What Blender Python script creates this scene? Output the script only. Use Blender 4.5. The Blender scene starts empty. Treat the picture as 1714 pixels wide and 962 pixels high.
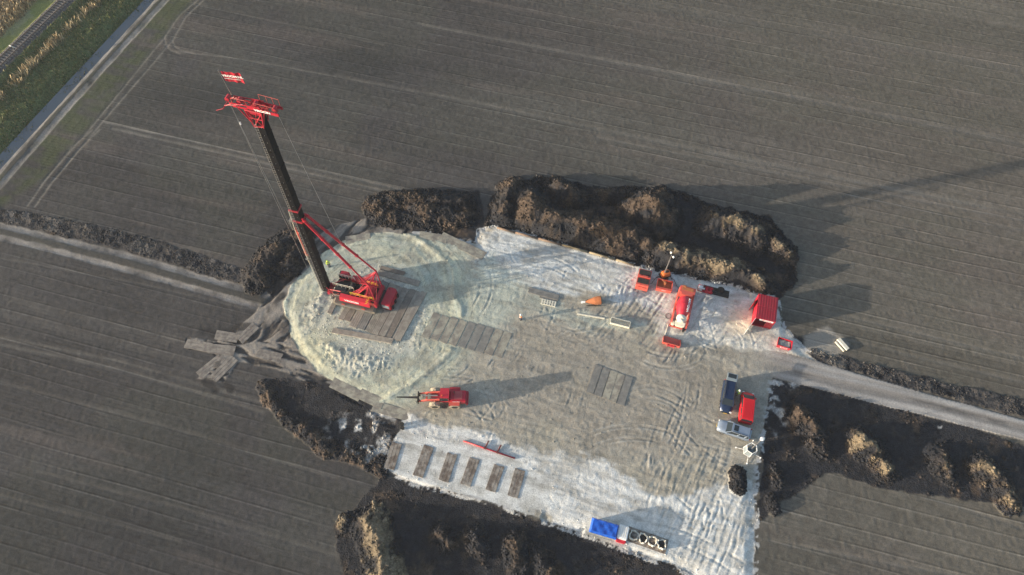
import bpy, bmesh, math, random
import numpy as np
from mathutils import Vector, Matrix
random.seed(7)
rng = np.random.default_rng(11)
PI = math.pi
# ------------------------------------------------------------------ camera, light
scn = bpy.context.scene
CAMH = 100.0
FPX = 857/math.tan(math.radians(35)); TH = math.atan((1110-481)/FPX)
cam_d = bpy.data.cameras.new('camera'); cam = bpy.data.objects.new('camera', cam_d)
scn.collection.objects.link(cam); scn.camera = cam
cam.location = (0, 0, CAMH); cam.rotation_euler = (TH, 0, 0)
cam_d.sensor_width = 36; cam_d.lens = 18/math.tan(math.radians(35)); cam_d.clip_start = 1; cam_d.clip_end = 9000
SUN_AZ = math.radians(11.8); SUN_EL = math.radians(9.8)
w = bpy.data.worlds.new('World'); scn.world = w; w.use_nodes = True
nt = w.node_tree; bg = nt.nodes['Background']; sky = nt.nodes.new('ShaderNodeTexSky')
sky.sky_type = 'NISHITA'; sky.sun_disc = False; sky.sun_elevation = SUN_EL
sky.sun_rotation = math.radians(270) - SUN_AZ
sky.air_density = 1.0; sky.dust_density = 2.0
nt.links.new(sky.outputs[0], bg.inputs[0]); bg.inputs[1].default_value = 0.15
sl = bpy.data.lights.new('sun', 'SUN'); sl.energy = 4.3; sl.angle = math.radians(0.5); sl.color = (1, 0.87, 0.70)
so = bpy.data.objects.new('sun', sl); scn.collection.objects.link(so)
sdir = Vector((math.cos(SUN_AZ)*math.cos(SUN_EL), math.sin(SUN_AZ)*math.cos(SUN_EL), -math.sin(SUN_EL)))
so.rotation_euler = sdir.to_track_quat('-Z', 'Y').to_euler(); so.location = (-60, 0, 40)
scn.view_settings.view_transform = 'Standard'; scn.view_settings.look = 'None'
scn.view_settings.exposure = 1.05; scn.view_settings.gamma = 1
scn.render.resolution_x = 1024; scn.render.resolution_y = 575

def P(x, y, z=0.0):
    """surveyed spot: photo pixel -> ground metres at height z"""
    X = (x-857)/FPX; Y = (481-y)/FPX
    dz = math.cos(TH) - Y*math.sin(TH)
    return np.array([X, math.sin(TH)+Y*math.cos(TH)])/dz*(CAMH-z)
def PP(pts): return np.array([P(*p[:2]) for p in pts])

# ------------------------------------------------------------------ materials
MATS = {}
def nodes(name):
    m = bpy.data.materials.new(name); m.use_nodes = True
    return m, m.node_tree, m.node_tree.nodes['Principled BSDF']
def paint(name, col, rough=0.45, metal=0.0, dirt=0.35, dirtcol=(0.22, 0.19, 0.15), scale=2.5, bump=0.0, lo=0.42, hi=0.75, world=False):
    if name in MATS: return MATS[name]
    m, t, b = nodes(name); N = t.nodes.new
    tc = N('ShaderNodeTexCoord'); no = N('ShaderNodeTexNoise'); no.inputs['Scale'].default_value = scale
    no.inputs['Detail'].default_value = 6; no.inputs['Roughness'].default_value = 0.65
    geo = N('ShaderNodeNewGeometry'); t.links.new(geo.outputs['Position'] if world else tc.outputs['Object'], no.inputs['Vector'])
    r = N('ShaderNodeValToRGB'); r.color_ramp.elements[0].position = lo; r.color_ramp.elements[1].position = hi
    r.color_ramp.elements[1].color = (dirt, dirt, dirt, 1)
    t.links.new(no.outputs['Fac'], r.inputs['Fac'])
    mx = N('ShaderNodeMix'); mx.data_type = 'RGBA'
    mx.inputs[6].default_value = (*col, 1); mx.inputs[7].default_value = (*dirtcol, 1)
    t.links.new(r.outputs['Color'], mx.inputs[0]); t.links.new(mx.outputs[2], b.inputs['Base Color'])
    b.inputs['Roughness'].default_value = rough; b.inputs['Metallic'].default_value = metal
    if bump:
        bp = N('ShaderNodeBump'); bp.inputs['Strength'].default_value = bump; bp.inputs['Distance'].default_value = 0.03
        n2 = N('ShaderNodeTexNoise'); n2.inputs['Scale'].default_value = 18; t.links.new(tc.outputs['Object'], n2.inputs['Vector'])
        t.links.new(n2.outputs['Fac'], bp.inputs['Height']); t.links.new(bp.outputs[0], b.inputs['Normal'])
    MATS[name] = m; return m
def terrain_mat(name, bump=0.6, dist=0.05, rough=0.95, spec=0.15, scale=9.0, var=0.35, fscale=22.0, fvar=0.2, rows=False):
    if name in MATS: return MATS[name]
    m, t, b = nodes(name); N = t.nodes.new
    at = N('ShaderNodeAttribute'); at.attribute_name = 'soil_colour'
    geo = N('ShaderNodeNewGeometry')
    n1 = N('ShaderNodeTexNoise'); n1.inputs['Scale'].default_value = scale; n1.inputs['Detail'].default_value = 4; n1.inputs['Roughness'].default_value = 0.62
    t.links.new(geo.outputs['Position'], n1.inputs['Vector'])
    mr = N('ShaderNodeMapRange'); mr.inputs[1].default_value = 0.25; mr.inputs[2].default_value = 0.75
    mr.inputs[3].default_value = 1-var; mr.inputs[4].default_value = 1+var
    t.links.new(n1.outputs['Fac'], mr.inputs[0])
    fine = N('ShaderNodeTexNoise'); fine.inputs['Scale'].default_value = fscale; fine.inputs['Detail'].default_value = 2
    t.links.new(geo.outputs['Position'], fine.inputs['Vector'])
    fr_ = N('ShaderNodeMapRange'); fr_.inputs[1].default_value = 0.3; fr_.inputs[2].default_value = 0.7; fr_.inputs[3].default_value = 1-fvar; fr_.inputs[4].default_value = 1+fvar
    t.links.new(fine.outputs['Fac'], fr_.inputs[0])
    mm = N('ShaderNodeMath'); mm.operation = 'MULTIPLY'; t.links.new(mr.outputs[0], mm.inputs[0]); t.links.new(fr_.outputs[0], mm.inputs[1]); mr = mm
    if rows:      # seed drill seams: thin pale line with a dark furrow beside it
        def M_(op, a_, b_=None, c_=None):
            n = N('ShaderNodeMath'); n.operation = op
            for i, v in enumerate((a_, b_, c_)):
                if v is None: continue
                if isinstance(v, (int, float)): n.inputs[i].default_value = v
                else: t.links.new(v, n.inputs[i])
            return n.outputs[0]
        sx = N('ShaderNodeSeparateXYZ'); t.links.new(geo.outputs['Position'], sx.inputs[0]); an = math.radians(-14.7)
        wv = N('ShaderNodeTexNoise'); wv.inputs['Scale'].default_value = 0.05; wv.inputs['Detail'].default_value = 1; t.links.new(geo.outputs['Position'], wv.inputs['Vector'])
        v = M_('ADD', M_('ADD', M_('MULTIPLY', sx.outputs[0], -math.sin(an)), M_('MULTIPLY', sx.outputs[1], math.cos(an))), M_('MULTIPLY', wv.outputs['Fac'], 0.6))
        k_ = M_('DIVIDE', v, 2.15); fl = M_('FLOOR', k_); ph = M_('MULTIPLY', M_('SUBTRACT', M_('SUBTRACT', k_, fl), 0.5), 2.15)
        cb = N('ShaderNodeCombineXYZ'); t.links.new(M_('MULTIPLY', fl, 3.7), cb.inputs[0]); t.links.new(M_('MULTIPLY', sx.outputs[0], 0.05), cb.inputs[1])
        rn = N('ShaderNodeTexNoise'); rn.inputs['Scale'].default_value = 1.0; rn.inputs['Detail'].default_value = 4; rn.inputs['Roughness'].default_value = 0.7; t.links.new(cb.outputs[0], rn.inputs['Vector'])
        amp = N('ShaderNodeMapRange'); amp.inputs[1].default_value = 0.40; amp.inputs[2].default_value = 0.62; amp.inputs[3].default_value = 0.1; amp.inputs[4].default_value = 1.0; t.links.new(rn.outputs['Fac'], amp.inputs[0])
        def bump_(x, w): return M_('MAXIMUM', M_('SUBTRACT', 1.0, M_('ABSOLUTE', M_('DIVIDE', x, w))), 0.0)
        am = M_('MULTIPLY', amp.outputs[0], at.outputs['Alpha']); pale = M_('MULTIPLY', bump_(ph, 0.13), M_('MULTIPLY', am, 0.85)); dk = M_('MULTIPLY', bump_(M_('SUBTRACT', ph, 0.22), 0.16), M_('MULTIPLY', am, 0.5))
        out = M_('MULTIPLY', mr.outputs[0], M_('SUBTRACT', M_('ADD', pale, 1.0), dk)); mr = out.node
    vm = N('ShaderNodeVectorMath'); vm.operation = 'SCALE'
    t.links.new(at.outputs['Color'], vm.inputs[0]); t.links.new(mr.outputs[0], vm.inputs['Scale'])
    t.links.new(vm.outputs[0], b.inputs['Base Color'])
    b.inputs['Roughness'].default_value = rough; b.inputs['Specular IOR Level'].default_value = spec
    bp = N('ShaderNodeBump'); bp.inputs['Strength'].default_value = bump; bp.inputs['Distance'].default_value = dist
    t.links.new(n1.outputs['Fac'], bp.inputs['Height']); t.links.new(bp.outputs[0], b.inputs['Normal'])
    MATS[name] = m; return m

RED = paint('red_paint', (0.37, 0.010, 0.028), 0.45, 0, 0.32, (0.22, 0.13, 0.11))
RED2 = paint('bright_red_paint', (0.47, 0.012, 0.034), 0.42, 0, 0.28, (0.30, 0.12, 0.10))
ORED = paint('faded_red_paint', (0.56, 0.085, 0.06), 0.55, 0, 0.35)
ORANGE = paint('orange_paint', (0.72, 0.17, 0.03), 0.5, 0, 0.2)
RUST = paint('rusty_steel', (0.42, 0.14, 0.05), 0.8, 0, 0.6, (0.2, 0.08, 0.04))
DARK = paint('dark_steel', (0.022, 0.022, 0.024), 0.6, 0.2, 0.3, (0.08, 0.07, 0.06))
BLACK = paint('black_rubber', (0.015, 0.015, 0.015), 0.85, 0, 0.35, (0.1, 0.09, 0.07))
STEEL = paint('grey_steel', (0.28, 0.28, 0.28), 0.45, 0.6, 0.5)
TRACKM = paint('track_steel', (0.20, 0.18, 0.15), 0.7, 0.3, 0.8, (0.30, 0.27, 0.2), 6)
MASTM = paint('black_mast_paint', (0.006, 0.006, 0.008), 0.7, 0, 0.12, (0.03, 0.03, 0.03))
MASTM.node_tree.nodes['Principled BSDF'].inputs['Specular IOR Level'].default_value = 0.2
WHITE = paint('white_paint', (0.80, 0.80, 0.79), 0.5, 0, 0.12)
CREAM = paint('cream_paint', (0.72, 0.68, 0.56), 0.6, 0, 0.3)
YELLOW = paint('yellow_paint', (0.75, 0.50, 0.03), 0.5, 0, 0.1)
HIVIS = paint('hi_vis_yellow', (0.72, 0.95, 0.08), 0.7, 0, 0.03)
HIVISO = paint('hi_vis_orange', (0.95, 0.22, 0.03), 0.7, 0, 0.03)
WOOD = paint('worn_timber', (0.235, 0.205, 0.175), 0.85, 0, 0.75, (0.38, 0.34, 0.28), 1.4, 0.5, 0.42, 0.60, True)
WOOD2 = paint('muddy_timber', (0.17, 0.14, 0.118), 0.85, 0, 0.65, (0.30, 0.26, 0.21), 1.2, 0.5, 0.42, 0.60, True)
WOODB = paint('brown_timber', (0.13, 0.10, 0.08), 0.8, 0, 0.75, (0.36, 0.33, 0.29), 1.3, 0.5, 0.42, 0.60, True)
PLATE = paint('muddy_plate', (0.20, 0.18, 0.155), 0.8, 0, 0.9, (0.36, 0.34, 0.27), 1.1, 0.6, 0.42, 0.60, True)
GREYW = paint('grey_slab', (0.16, 0.155, 0.145), 0.8, 0, 0.5, (0.28, 0.27, 0.24), 1.5, 0.4, 0.42, 0.60, True)
BLUET = paint('blue_tarpaulin', (0.012, 0.10, 0.52), 0.35, 0, 0.05)
GLASS = paint('dark_glass', (0.02, 0.028, 0.035), 0.08, 0, 0.03)
BLUECAR = paint('dark_blue_car_paint', (0.018, 0.035, 0.085), 0.22, 0.3, 0.08)
SILVER = paint('silver_car_paint', (0.27, 0.33, 0.42), 0.3, 0.4, 0.12)
REDCAR = paint('red_car_paint', (0.60, 0.010, 0.018), 0.25, 0.0, 0.05)
SKIN = paint('skin', (0.5, 0.3, 0.22), 0.6, 0, 0.02)
NAVY = paint('navy_cloth', (0.03, 0.04, 0.08), 0.85, 0, 0.1)
GREYP = paint('grey_panel', (0.22, 0.27, 0.30), 0.4, 0.1, 0.2)
LAMPM = paint('lamp_glass', (0.75, 0.75, 0.72), 0.15, 0, 0.02)
ROPE = paint('wire_rope', (0.30, 0.30, 0.30), 0.5, 0.4, 0.1)
BAG = paint('white_woven_bag', (0.66, 0.63, 0.56), 0.85, 0, 0.35)
FROST = paint('grey_concrete', (0.42, 0.41, 0.36), 0.85, 0, 0.4)

# ------------------------------------------------------------------ mesh helpers
COL = scn.collection
class MB:
    def __init__(s): s.v = []; s.f = []
    def _add(s, vs, fs):
        o = len(s.v); s.v += [tuple(float(c) for c in v) for v in vs]; s.f += [tuple(o+i for i in f) for f in fs]; return s
    def box(s, c, d, rz=0, top=1.0, tilt=None):
        hx, hy, hz = d[0]/2, d[1]/2, d[2]/2
        vs = [(x*hx*(top if z > 0 else 1), y*hy*(top if z > 0 else 1), z*hz) for z in (-1, 1) for x, y in ((-1, -1), (1, -1), (1, 1), (-1, 1))]
        M = Matrix.Rotation(rz, 3, 'Z')
        if tilt: M = M @ Matrix.Rotation(tilt[1], 3, tilt[0])
        vs = [tuple(M @ Vector(v) + Vector(c)) for v in vs]
        return s._add(vs, [(3, 2, 1, 0), (4, 5, 6, 7), (0, 1, 5, 4), (1, 2, 6, 5), (2, 3, 7, 6), (3, 0, 4, 7)])
    def hexa(s, lo, hi):   # 4 low points, 4 high points
        return s._add(list(lo)+list(hi), [(3, 2, 1, 0), (4, 5, 6, 7), (0, 1, 5, 4), (1, 2, 6, 5), (2, 3, 7, 6), (3, 0, 4, 7)])
    def cyl(s, p0, p1, r0, r1=None, n=12, cap=True):
        r1 = r0 if r1 is None else r1
        a = Vector([float(i) for i in p0]); b = Vector([float(i) for i in p1]); d = (b-a)
        q = d.to_track_quat('Z', 'Y').to_matrix() if d.length > 1e-9 else Matrix.Identity(3)
        vs = []
        for c, r in ((a, r0), (b, r1)):
            for i in range(n):
                t = 2*PI*i/n; vs.append(tuple(c + q @ Vector((math.cos(t)*r, math.sin(t)*r, 0))))
        fs = [(i, (i+1) % n, n+(i+1) % n, n+i) for i in range(n)]
        if cap: fs += [tuple(range(n-1, -1, -1)), tuple(range(n, 2*n))]
        return s._add(vs, fs)
    def tube(s, pts, r, n=6):
        for a, b in zip(pts[:-1], pts[1:]): s.cyl(a, b, r, r, n)
        return s
    def lathe(s, prof, a, b, n=20):     # prof: (t 0..1 along a-b, radius)
        a = Vector(a); b = Vector(b); q = (b-a).to_track_quat('Z', 'Y').to_matrix(); vs = []
        for t, r in prof:
            c = a.lerp(b, t)
            for i in range(n):
                g = 2*PI*i/n; vs.append(tuple(c+q @ Vector((math.cos(g)*r, math.sin(g)*r, 0))))
        fs = []
        for k in range(len(prof)-1):
            for i in range(n): fs.append((k*n+i, k*n+(i+1) % n, (k+1)*n+(i+1) % n, (k+1)*n+i))
        m = len(prof)-1
        fs += [tuple(range(n-1, -1, -1)), tuple(range(m*n, m*n+n))]
        return s._add(vs, fs)
    def prism(s, poly, y0, y1):  # poly in x,z extruded along y
        n = len(poly); vs = [(x, y0, z) for x, z in poly]+[(x, y1, z) for x, z in poly]
        fs = [tuple(range(n)), tuple(range(2*n-1, n-1, -1))]+[(i, n+i, n+(i+1) % n, (i+1) % n) for i in range(n)]
        return s._add(vs, fs)
    def truss(s, p0, p1, w, r=0.05, n=6, up=(0, 0, 1), braces=True):  # square lattice beam
        a = Vector(p0); b = Vector(p1); d = (b-a).normalized(); sx = d.cross(Vector(up)).normalized(); sy = sx.cross(d)
        cs = [(-1, -1), (1, -1), (1, 1), (-1, 1)]
        C = lambda t, c: a.lerp(b, t)+sx*(c[0]*w/2)+sy*(c[1]*w/2)
        for c in cs: s.cyl(C(0, c), C(1, c), r, r, 6)
        if braces:
            for k in range(n):
                for j in range(4):
                    c0, c1 = cs[j], cs[(j+1) % 4]
                    if k % 2: c0, c1 = c1, c0
                    s.cyl(C(k/n, c0), C((k+1)/n, c1), r*0.6, r*0.6, 4, False)
        return s
    def build(s, name, mat, parent=None, bevel=0.0, smooth=False, seg=2):
        me = bpy.data.meshes.new(name); me.from_pydata(s.v, [], s.f)
        bm = bmesh.new(); bm.from_mesh(me)
        bmesh.ops.recalc_face_normals(bm, faces=bm.faces)
        if bevel:
            bmesh.ops.bevel(bm, geom=[e for e in bm.edges if e.is_manifold and e.calc_face_angle(0) > 0.5], offset=bevel, segments=seg, affect='EDGES', clamp_overlap=True)
        bm.to_mesh(me); bm.free()
        if smooth:
            for p in me.polygons: p.use_smooth = True
        me.materials.append(mat)
        o = bpy.data.objects.new(name, me); COL.objects.link(o)
        if parent: o.parent = parent
        return o
def tag(o, label=None, cat=None, group=None, kind=None):
    if label: o['label'] = label
    if cat: o['category'] = cat
    if group: o['group'] = group
    if kind: o['kind'] = kind
    return o
def thing(name, label, cat, xy, rz=0, z=0.0, group=None):
    o = bpy.data.objects.new(name, None); COL.objects.link(o); o.empty_display_size = 0.5
    o.location = (float(xy[0]), float(xy[1]), z); o.rotation_euler = (0, 0, rz)
    return tag(o, label, cat, group)
def text(txt, size, mat, parent, loc, rot, name='lettering', thick=0.01, bold=0.02, sx=1.0):
    cu = bpy.data.curves.new('t', 'FONT'); cu.body = txt; cu.size = size; cu.extrude = thick; cu.offset = bold
    cu.align_x = 'CENTER'; cu.align_y = 'CENTER'
    to = bpy.data.objects.new('t', cu); COL.objects.link(to)
    dg = bpy.context.evaluated_depsgraph_get(); me = bpy.data.meshes.new_from_object(to.evaluated_get(dg))
    bpy.data.objects.remove(to); bpy.data.curves.remove(cu)
    me.materials.clear(); me.materials.append(mat)
    o = bpy.data.objects.new(name, me); COL.objects.link(o); o.parent = parent
    o.location = loc; o.rotation_euler = rot; o.scale = (sx, 1, 1); return o
# ------------------------------------------------------------------ terrain
TAB = rng.random((512, 512)).astype(np.float32)
def vn(x, y, s):
    x = x+s*17.31+1000; y = y+s*31.77+1000
    ix = np.floor(x).astype(np.int32); iy = np.floor(y).astype(np.int32)
    fx = (x-ix).astype(np.float32); fy = (y-iy).astype(np.float32)
    fx = fx*fx*(3-2*fx); fy = fy*fy*(3-2*fy)
    a, b, c, d = TAB[iy & 511, ix & 511], TAB[iy & 511, (ix+1) & 511], TAB[(iy+1) & 511, ix & 511], TAB[(iy+1) & 511, (ix+1) & 511]
    return (a+(b-a)*fx)*(1-fy)+(c+(d-c)*fx)*fy
def fbm(x, y, scale, octv, s, gain=0.5):
    r = 0; a = 1.0; t = 0; f = 1.0/scale
    for k in range(octv):
        r = r+a*vn(x*f, y*f, s+k*3); t += a; a *= gain; f *= 2.03
    return r/t-0.5
def ridged(x, y, scale, octv, s):
    r = 0; a = 1.0; t = 0; f = 1.0/scale
    for k in range(octv):
        r = r+a*(1-np.abs(2*vn(x*f, y*f, s+k*5)-1)); t += a; a *= 0.5; f *= 2.1
    return r/t
def sstep(a, b, x):
    t = np.clip((x-a)/(b-a), 0, 1); return t*t*(3-2*t)
def dseg(X, Y, a, b):
    d = b-a; L = max((d*d).sum(), 1e-9); t = np.clip(((X-a[0])*d[0]+(Y-a[1])*d[1])/L, 0, 1)
    return np.hypot(X-a[0]-t*d[0], Y-a[1]-t*d[1]), t
def dline(X, Y, pts):
    r = np.full(X.shape, 1e3, np.float32)
    pts = PP(pts)
    for a, b in zip(pts[:-1], pts[1:]): r = np.minimum(r, dseg(X, Y, a, b)[0])
    return r
def sdpoly(X, Y, pts):      # + inside
    q = PP(pts); ins = np.zeros(X.shape, bool); r = np.full(X.shape, 1e3, np.float32)
    for i in range(len(q)):
        a, b = q[i], q[(i+1) % len(q)]
        r = np.minimum(r, dseg(X, Y, a, b)[0])
        if a[1] != b[1]:
            c = ((a[1] > Y) != (b[1] > Y)) & (X < (b[0]-a[0])*(Y-a[1])/(b[1]-a[1])+a[0]); ins ^= c
    return np.where(ins, r, -r)
DX = 0.15
X0, X1, Y0, Y1 = -112.0, 110.0, 3.0, 121.0
nx = int((X1-X0)/DX)+1; ny = int((Y1-Y0)/DX)+1
gx = (X0+DX*np.arange(nx)).astype(np.float32); gy = (Y0+DX*np.arange(ny)).astype(np.float32)
X, Y = np.meshgrid(gx, gy)
WX = fbm(X, Y, 1.6, 4, 1); WY = fbm(X, Y, 1.6, 4, 2)      # edge wobble
n_f = fbm(X, Y, 0.45, 2, 3); n_m = fbm(X, Y, 2.5, 4, 4); n_l = fbm(X, Y, 14, 4, 5); n_xl = fbm(X, Y, 38, 3, 6)
Z = np.zeros_like(X); CL = np.zeros(X.shape, np.int8)
def C3(r, g, b): return np.array([r, g, b], np.float32)
col = np.empty(X.shape+(3,), np.float32)
def blend(m, c):
    global col
    col += (np.asarray(c, np.float32)-col)*m[..., None]
# --- field: seed drill rows in one direction, dull green haze of seedlings
ANG = math.radians(-14.7)
U = X*math.cos(ANG)+Y*math.sin(ANG); V = -X*math.sin(ANG)+Y*math.cos(ANG)
Vw = V+0.5*fbm(X, Y, 60, 2, 8)
stre = fbm(U/14, V, 1.1, 4, 9)
east = sstep(-40, 80, X)
lum = 0.060+0.047*east  # brighter eastwards: effect of the low sun put into the soil colour
swk = np.floor((Vw+2)/6.45).astype(int); sw = TAB[(swk*13) & 511, (swk*5) & 511]-0.5
base = lum*(1+0.26*sw)*(1+0.30*n_l+0.22*stre+0.25*n_xl)
col[..., 0] = base*(1.04+0.10*east); col[..., 1] = base*(0.99+0.02*east); col[..., 2] = base*(0.975-0.12*east)
grn = sstep(0.02, 0.25, n_l+0.5*n_xl+0.10)
blend(0.22*grn, C3(0.074, 0.078, 0.056))
pink = sstep(0.06, 0.25, fbm(U/10, V, 3.0, 3, 10))
blend(0.30*pink, C3(0.135, 0.112, 0.098))
dark_patch = sstep(0.0, 1.0, 1-np.hypot((U-P(600, 110)@np.array([math.cos(ANG), math.sin(ANG)]))/26, (V-(P(600, 110)@np.array([-math.sin(ANG), math.cos(ANG)])))/9)+0.9*n_l+0.5*n_m)
dark_patch = np.maximum(dark_patch, 0.8*sstep(0, 1, 1-np.hypot((X-P(330, 170)[0])/20, (Y-P(330, 170)[1])/10)+1.2*n_l))
dark_patch = np.maximum(dark_patch, 0.8*sstep(0.2, 1, 1-np.hypot((X-P(230, 880)[0])/38, (Y-P(230, 880)[1])/18)+1.2*n_l))
blend(0.65*dark_patch, C3(0.030, 0.031, 0.033))  # large irregular patches of darker field soil
sp = 2.15; k = Vw/sp; kk = np.floor(k); ph = (k-kk-0.5)*sp
rowamp = TAB[(kk.astype(int)*7) & 511, (kk.astype(int)*3) & 511]
brk = sstep(-0.25, 0.1, fbm(U/3, V*0+kk, 2.0, 2, 12))
rows = np.exp(-(ph/0.13)**2)*rowamp*brk
col *= (1+0.0*rows)[..., None]
col *= (1-0.0*np.exp(-((ph-0.28)/0.14)**2)*rowamp)[..., None]
Z += 0.012*np.sin(V*2*PI/0.52)*sstep(-0.2, 0.2, n_m)
col *= (1+0.45*n_f+0.25*fbm(X, Y, 0.9, 3, 14))[..., None]
Z += 0.05*n_f
# pale wheelings in the field
def tracks(lines, wd, c, amt, depth=0.04):
    global Z
    for ln in lines:
        d = dline(X, Y, ln)+0.35*np.abs(WX)*wd*3
        m = np.exp(-(d/wd)**2)*(0.65+0.9*n_m+0.5*stre)
        blend(np.clip(m*amt, 0, 1), c); Z -= depth*np.exp(-(d/wd)**2)
PALE = C3(0.185, 0.172, 0.152)
tracks([[(175, 204), (360, 245), (600, 300), (760, 338)], [(187, 215), (360, 254), (590, 307), (740, 342)]], 0.28, PALE, 1.0)
tracks([[(76, 300), (153, 212), (275, 62), (300, 25), (330, 0)], [(90, 300), (170, 205), (288, 68), (310, 28), (340, 0)], [(45, 345), (76, 300), (120, 245), (153, 218)], [(58, 345), (90, 300), (135, 246), (165, 218)]], 0.25, PALE, 0.9)
tracks([[(275, 62), (277, 75), (285, 85), (300, 90)], [(288, 68), (292, 78), (302, 84), (320, 88)], [(285, 85), (400, 98), (560, 128)]], 0.22, PALE, 0.8)
for ln, wdt, a in [([(1167, 21), (1458, 67), (1714, 117)], 1.3, .35), ([(900, -22), (1167, 21)], 1.2, .3), ([(1000, 98), (1292, 154), (1714, 240)], .5, .6), ([(700, 40), (1000, 98)], .4, .5),
                ([(1150, 130), (1430, 170), (1714, 235)], 1.6, .35), ([(1000, 215), (1250, 267), (1417, 300), (1714, 358)], .6, .7), ([(560, 128), (800, 172), (1000, 215)], .45, .55),
                ([(1000, 230), (1417, 312), (1714, 368)], .35, .6), ([(1420, 325), (1714, 385)], .35, .5), ([(1300, 540), (1714, 640)], .3, .5), ([(1380, 520), (1714, 600)], .3, .5),
                ([(0, 500), (240, 556), (460, 610)], .9, .45), ([(0, 525), (200, 575), (430, 640)], .8, .4), ([(0, 565), (200, 605), (430, 672)], .35, .8), ([(0, 577), (200, 618), (440, 690)], .35, .8),
                ([(120, 375), (330, 420)], .3, .6), ([(0, 432), (235, 475), (470, 530)], .22, .5), ([(0, 640), (300, 720), (560, 800)], .3, .5), ([(60, 790), (300, 850), (560, 930)], .3, .5),
                ([(0, 830), (300, 905)], .3, .5), ([(1290, 905), (1500, 945), (1600, 962)], .3, .6), ([(1330, 780), (1500, 812), (1714, 885)], .3, .4), ([(300, 0), (420, 28), (640, 75)], .3, .4)]:
    tracks([ln], wdt, PALE*(0.95 if wdt < 1 else 0.8), a*(0.62 if ln[0][0] < 500 else 1.15))
# green margin along the ditch
dm = dline(X, Y, [(-60, 345), (35, 315), (200, 120), (300, 0), (330, -40)])
mgs = sdpoly(X, Y, [(-200, 700), (0, 350), (75, 300), (153, 212), (275, 62), (330, -5), (2000, -200), (2000, 2000), (-200, 2000)]); rowmask = sstep(-0.6, 0.6, mgs)
mg = sstep(6.5, 2.0, dm+2*n_l)*sstep(0.5, -1.5, sdpoly(X, Y, [(-200, 700), (0, 350), (75, 300), (153, 212), (275, 62), (330, -5), (2000, -200), (2000, 2000), (-200, 2000)]))
blend(0.6*mg*sstep(-0.3, 0.25, n_m+stre), C3(0.062, 0.080, 0.032))
for off in (2.6, 4.3, 6.4, 8.2): blend(0.45*(1-rowmask)*np.exp(-((dline(X, Y, [(-30, 338), (6, 299), (103, 187), (274, 0), (320, -50)])-off)/.13)**2)*sstep(-.2, .1, n_m), C3(0.035, 0.038, 0.025))
# --- farm track along the ditch and across the field
def strip(pts, half, wob=0.5): return half-(dline(X, Y, pts)+wob*WX)
s1 = strip([(-30, 318), (0, 285), (81, 193), (122, 150), (259, 0), (300, -45)], 0.56, .35)
s2 = strip([(-30, 342), (7, 303), (105, 189), (277, 0), (323, -50)], 0.60, .35)
mid = strip([(-30, 328), (3, 292), (92, 190), (267, 0), (310, -48)], 1.2, 0.2)
t1 = strip([(-40, 367), (0, 377), (210, 427), (330, 462), (457, 497)], 0.52, .4)
t2 = strip([(-40, 390), (0, 397), (94, 420), (262, 465), (434, 514)], 0.52, .4)
tm = strip([(0, 388), (236, 446), (445, 505)], 1.0, 0.2)
CL[(s1 > 0) | (s2 > 0) | (t1 > 0) | (t2 > 0)] = 4
LIL = C3(0.225, 0.215, 0.205)
for s in (s1, s2, t1, t2):
    blend(sstep(-0.15, 0.15, s)*np.clip(0.75+1.6*n_m+0.8*WX, 0, 1), LIL)
    Z -= 0.07*sstep(-0.2, 0.3, s)
for s in (mid, tm):
    blend(0.5*sstep(-0.1, 0.3, s)*(np.maximum.reduce([s1, s2, t1, t2]) < 0), C3(0.075, 0.072, 0.062)); Z += 0.05*sstep(-0.1, 0.4, s)
# --- bank with grass, ditch, railway
SL = lambda pts: sdpoly(X, Y, pts)
bank = SL([(-400, 590), (0, 268), (246, 0), (300, -60), (-900, -60), (-900, 590)])      # everything beyond the ditch edge
wat = SL([(-60, 317), (-60, 342), (0, 272), (249, 0), (300, -56), (285, -56), (233, 0), (0, 249)])+0.25*WX
dwat = np.maximum(-wat, 0)
gb = bank > 0
CL[gb & (bank > 0)] = 6
gm = sstep(-0.1, 0.1, bank)
gc = np.empty_like(col); g0 = fbm(X, Y, 0.7, 4, 20)+0.5*n_m
gc[:] = C3(0.115, 0.14, 0.06); gc *= (1+1.0*g0)[..., None]
blend(gm, gc)
drail = dline(X, Y, [(-60, 172), (0, 118), (122, 0), (180, -56)])
side = sdpoly(X, Y, [(-60, 172), (0, 118), (122, 0), (180, -56), (-900, -56), (-900, 172)])    # + = far side of rail
yel = sstep(0.2, 1.5, side)*sstep(9, 6, side); blend(gm*0.8*yel, C3(0.26, 0.27, 0.09)); blend(gm*0.5*yel*sstep(0.0, 0.2, n_m), C3(0.30, 0.29, 0.20))
rd = sstep(5.5, 7, side+2*n_m)*sstep(14, 12, side); blend(gm*0.8*rd, C3(0.36, 0.27, 0.16))
rd2 = sstep(1.1, 0.2, np.abs(dline(X, Y, [(-20, 185), (37, 128), (150, 18), (200, -40)])+1.2*WX)); blend(gm*0.4*rd2, C3(0.30, 0.24, 0.14))
lg = sstep(0.05, 0.25, fbm(U, V, 4, 3, 22)); blend(gm*0.5*lg, C3(0.11, 0.13, 0.055))

bankh = -1.3*np.where(bank > 0, np.exp(-(dwat/1.6)**2), np.exp(-(dwat/0.55)**2))
Z += np.where(bank > -2.2, bankh, 0)+gm*(0.30*g0+0.9*sstep(3.2, 1.6, drail)+0.35*n_m)
bed = 1.7-(drail+0.3*WX)
CL[(bed > 0) & gb] = 7
blend(gm*sstep(-0.2, 0.2, bed), C3(0.085, 0.082, 0.085))
Z = np.where((bed > -0.4) & gb, Z*(1-sstep(-0.4, 0.1, bed))+sstep(-0.4, 0.1, bed)*(0.95+0.08*n_f), Z)
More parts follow.
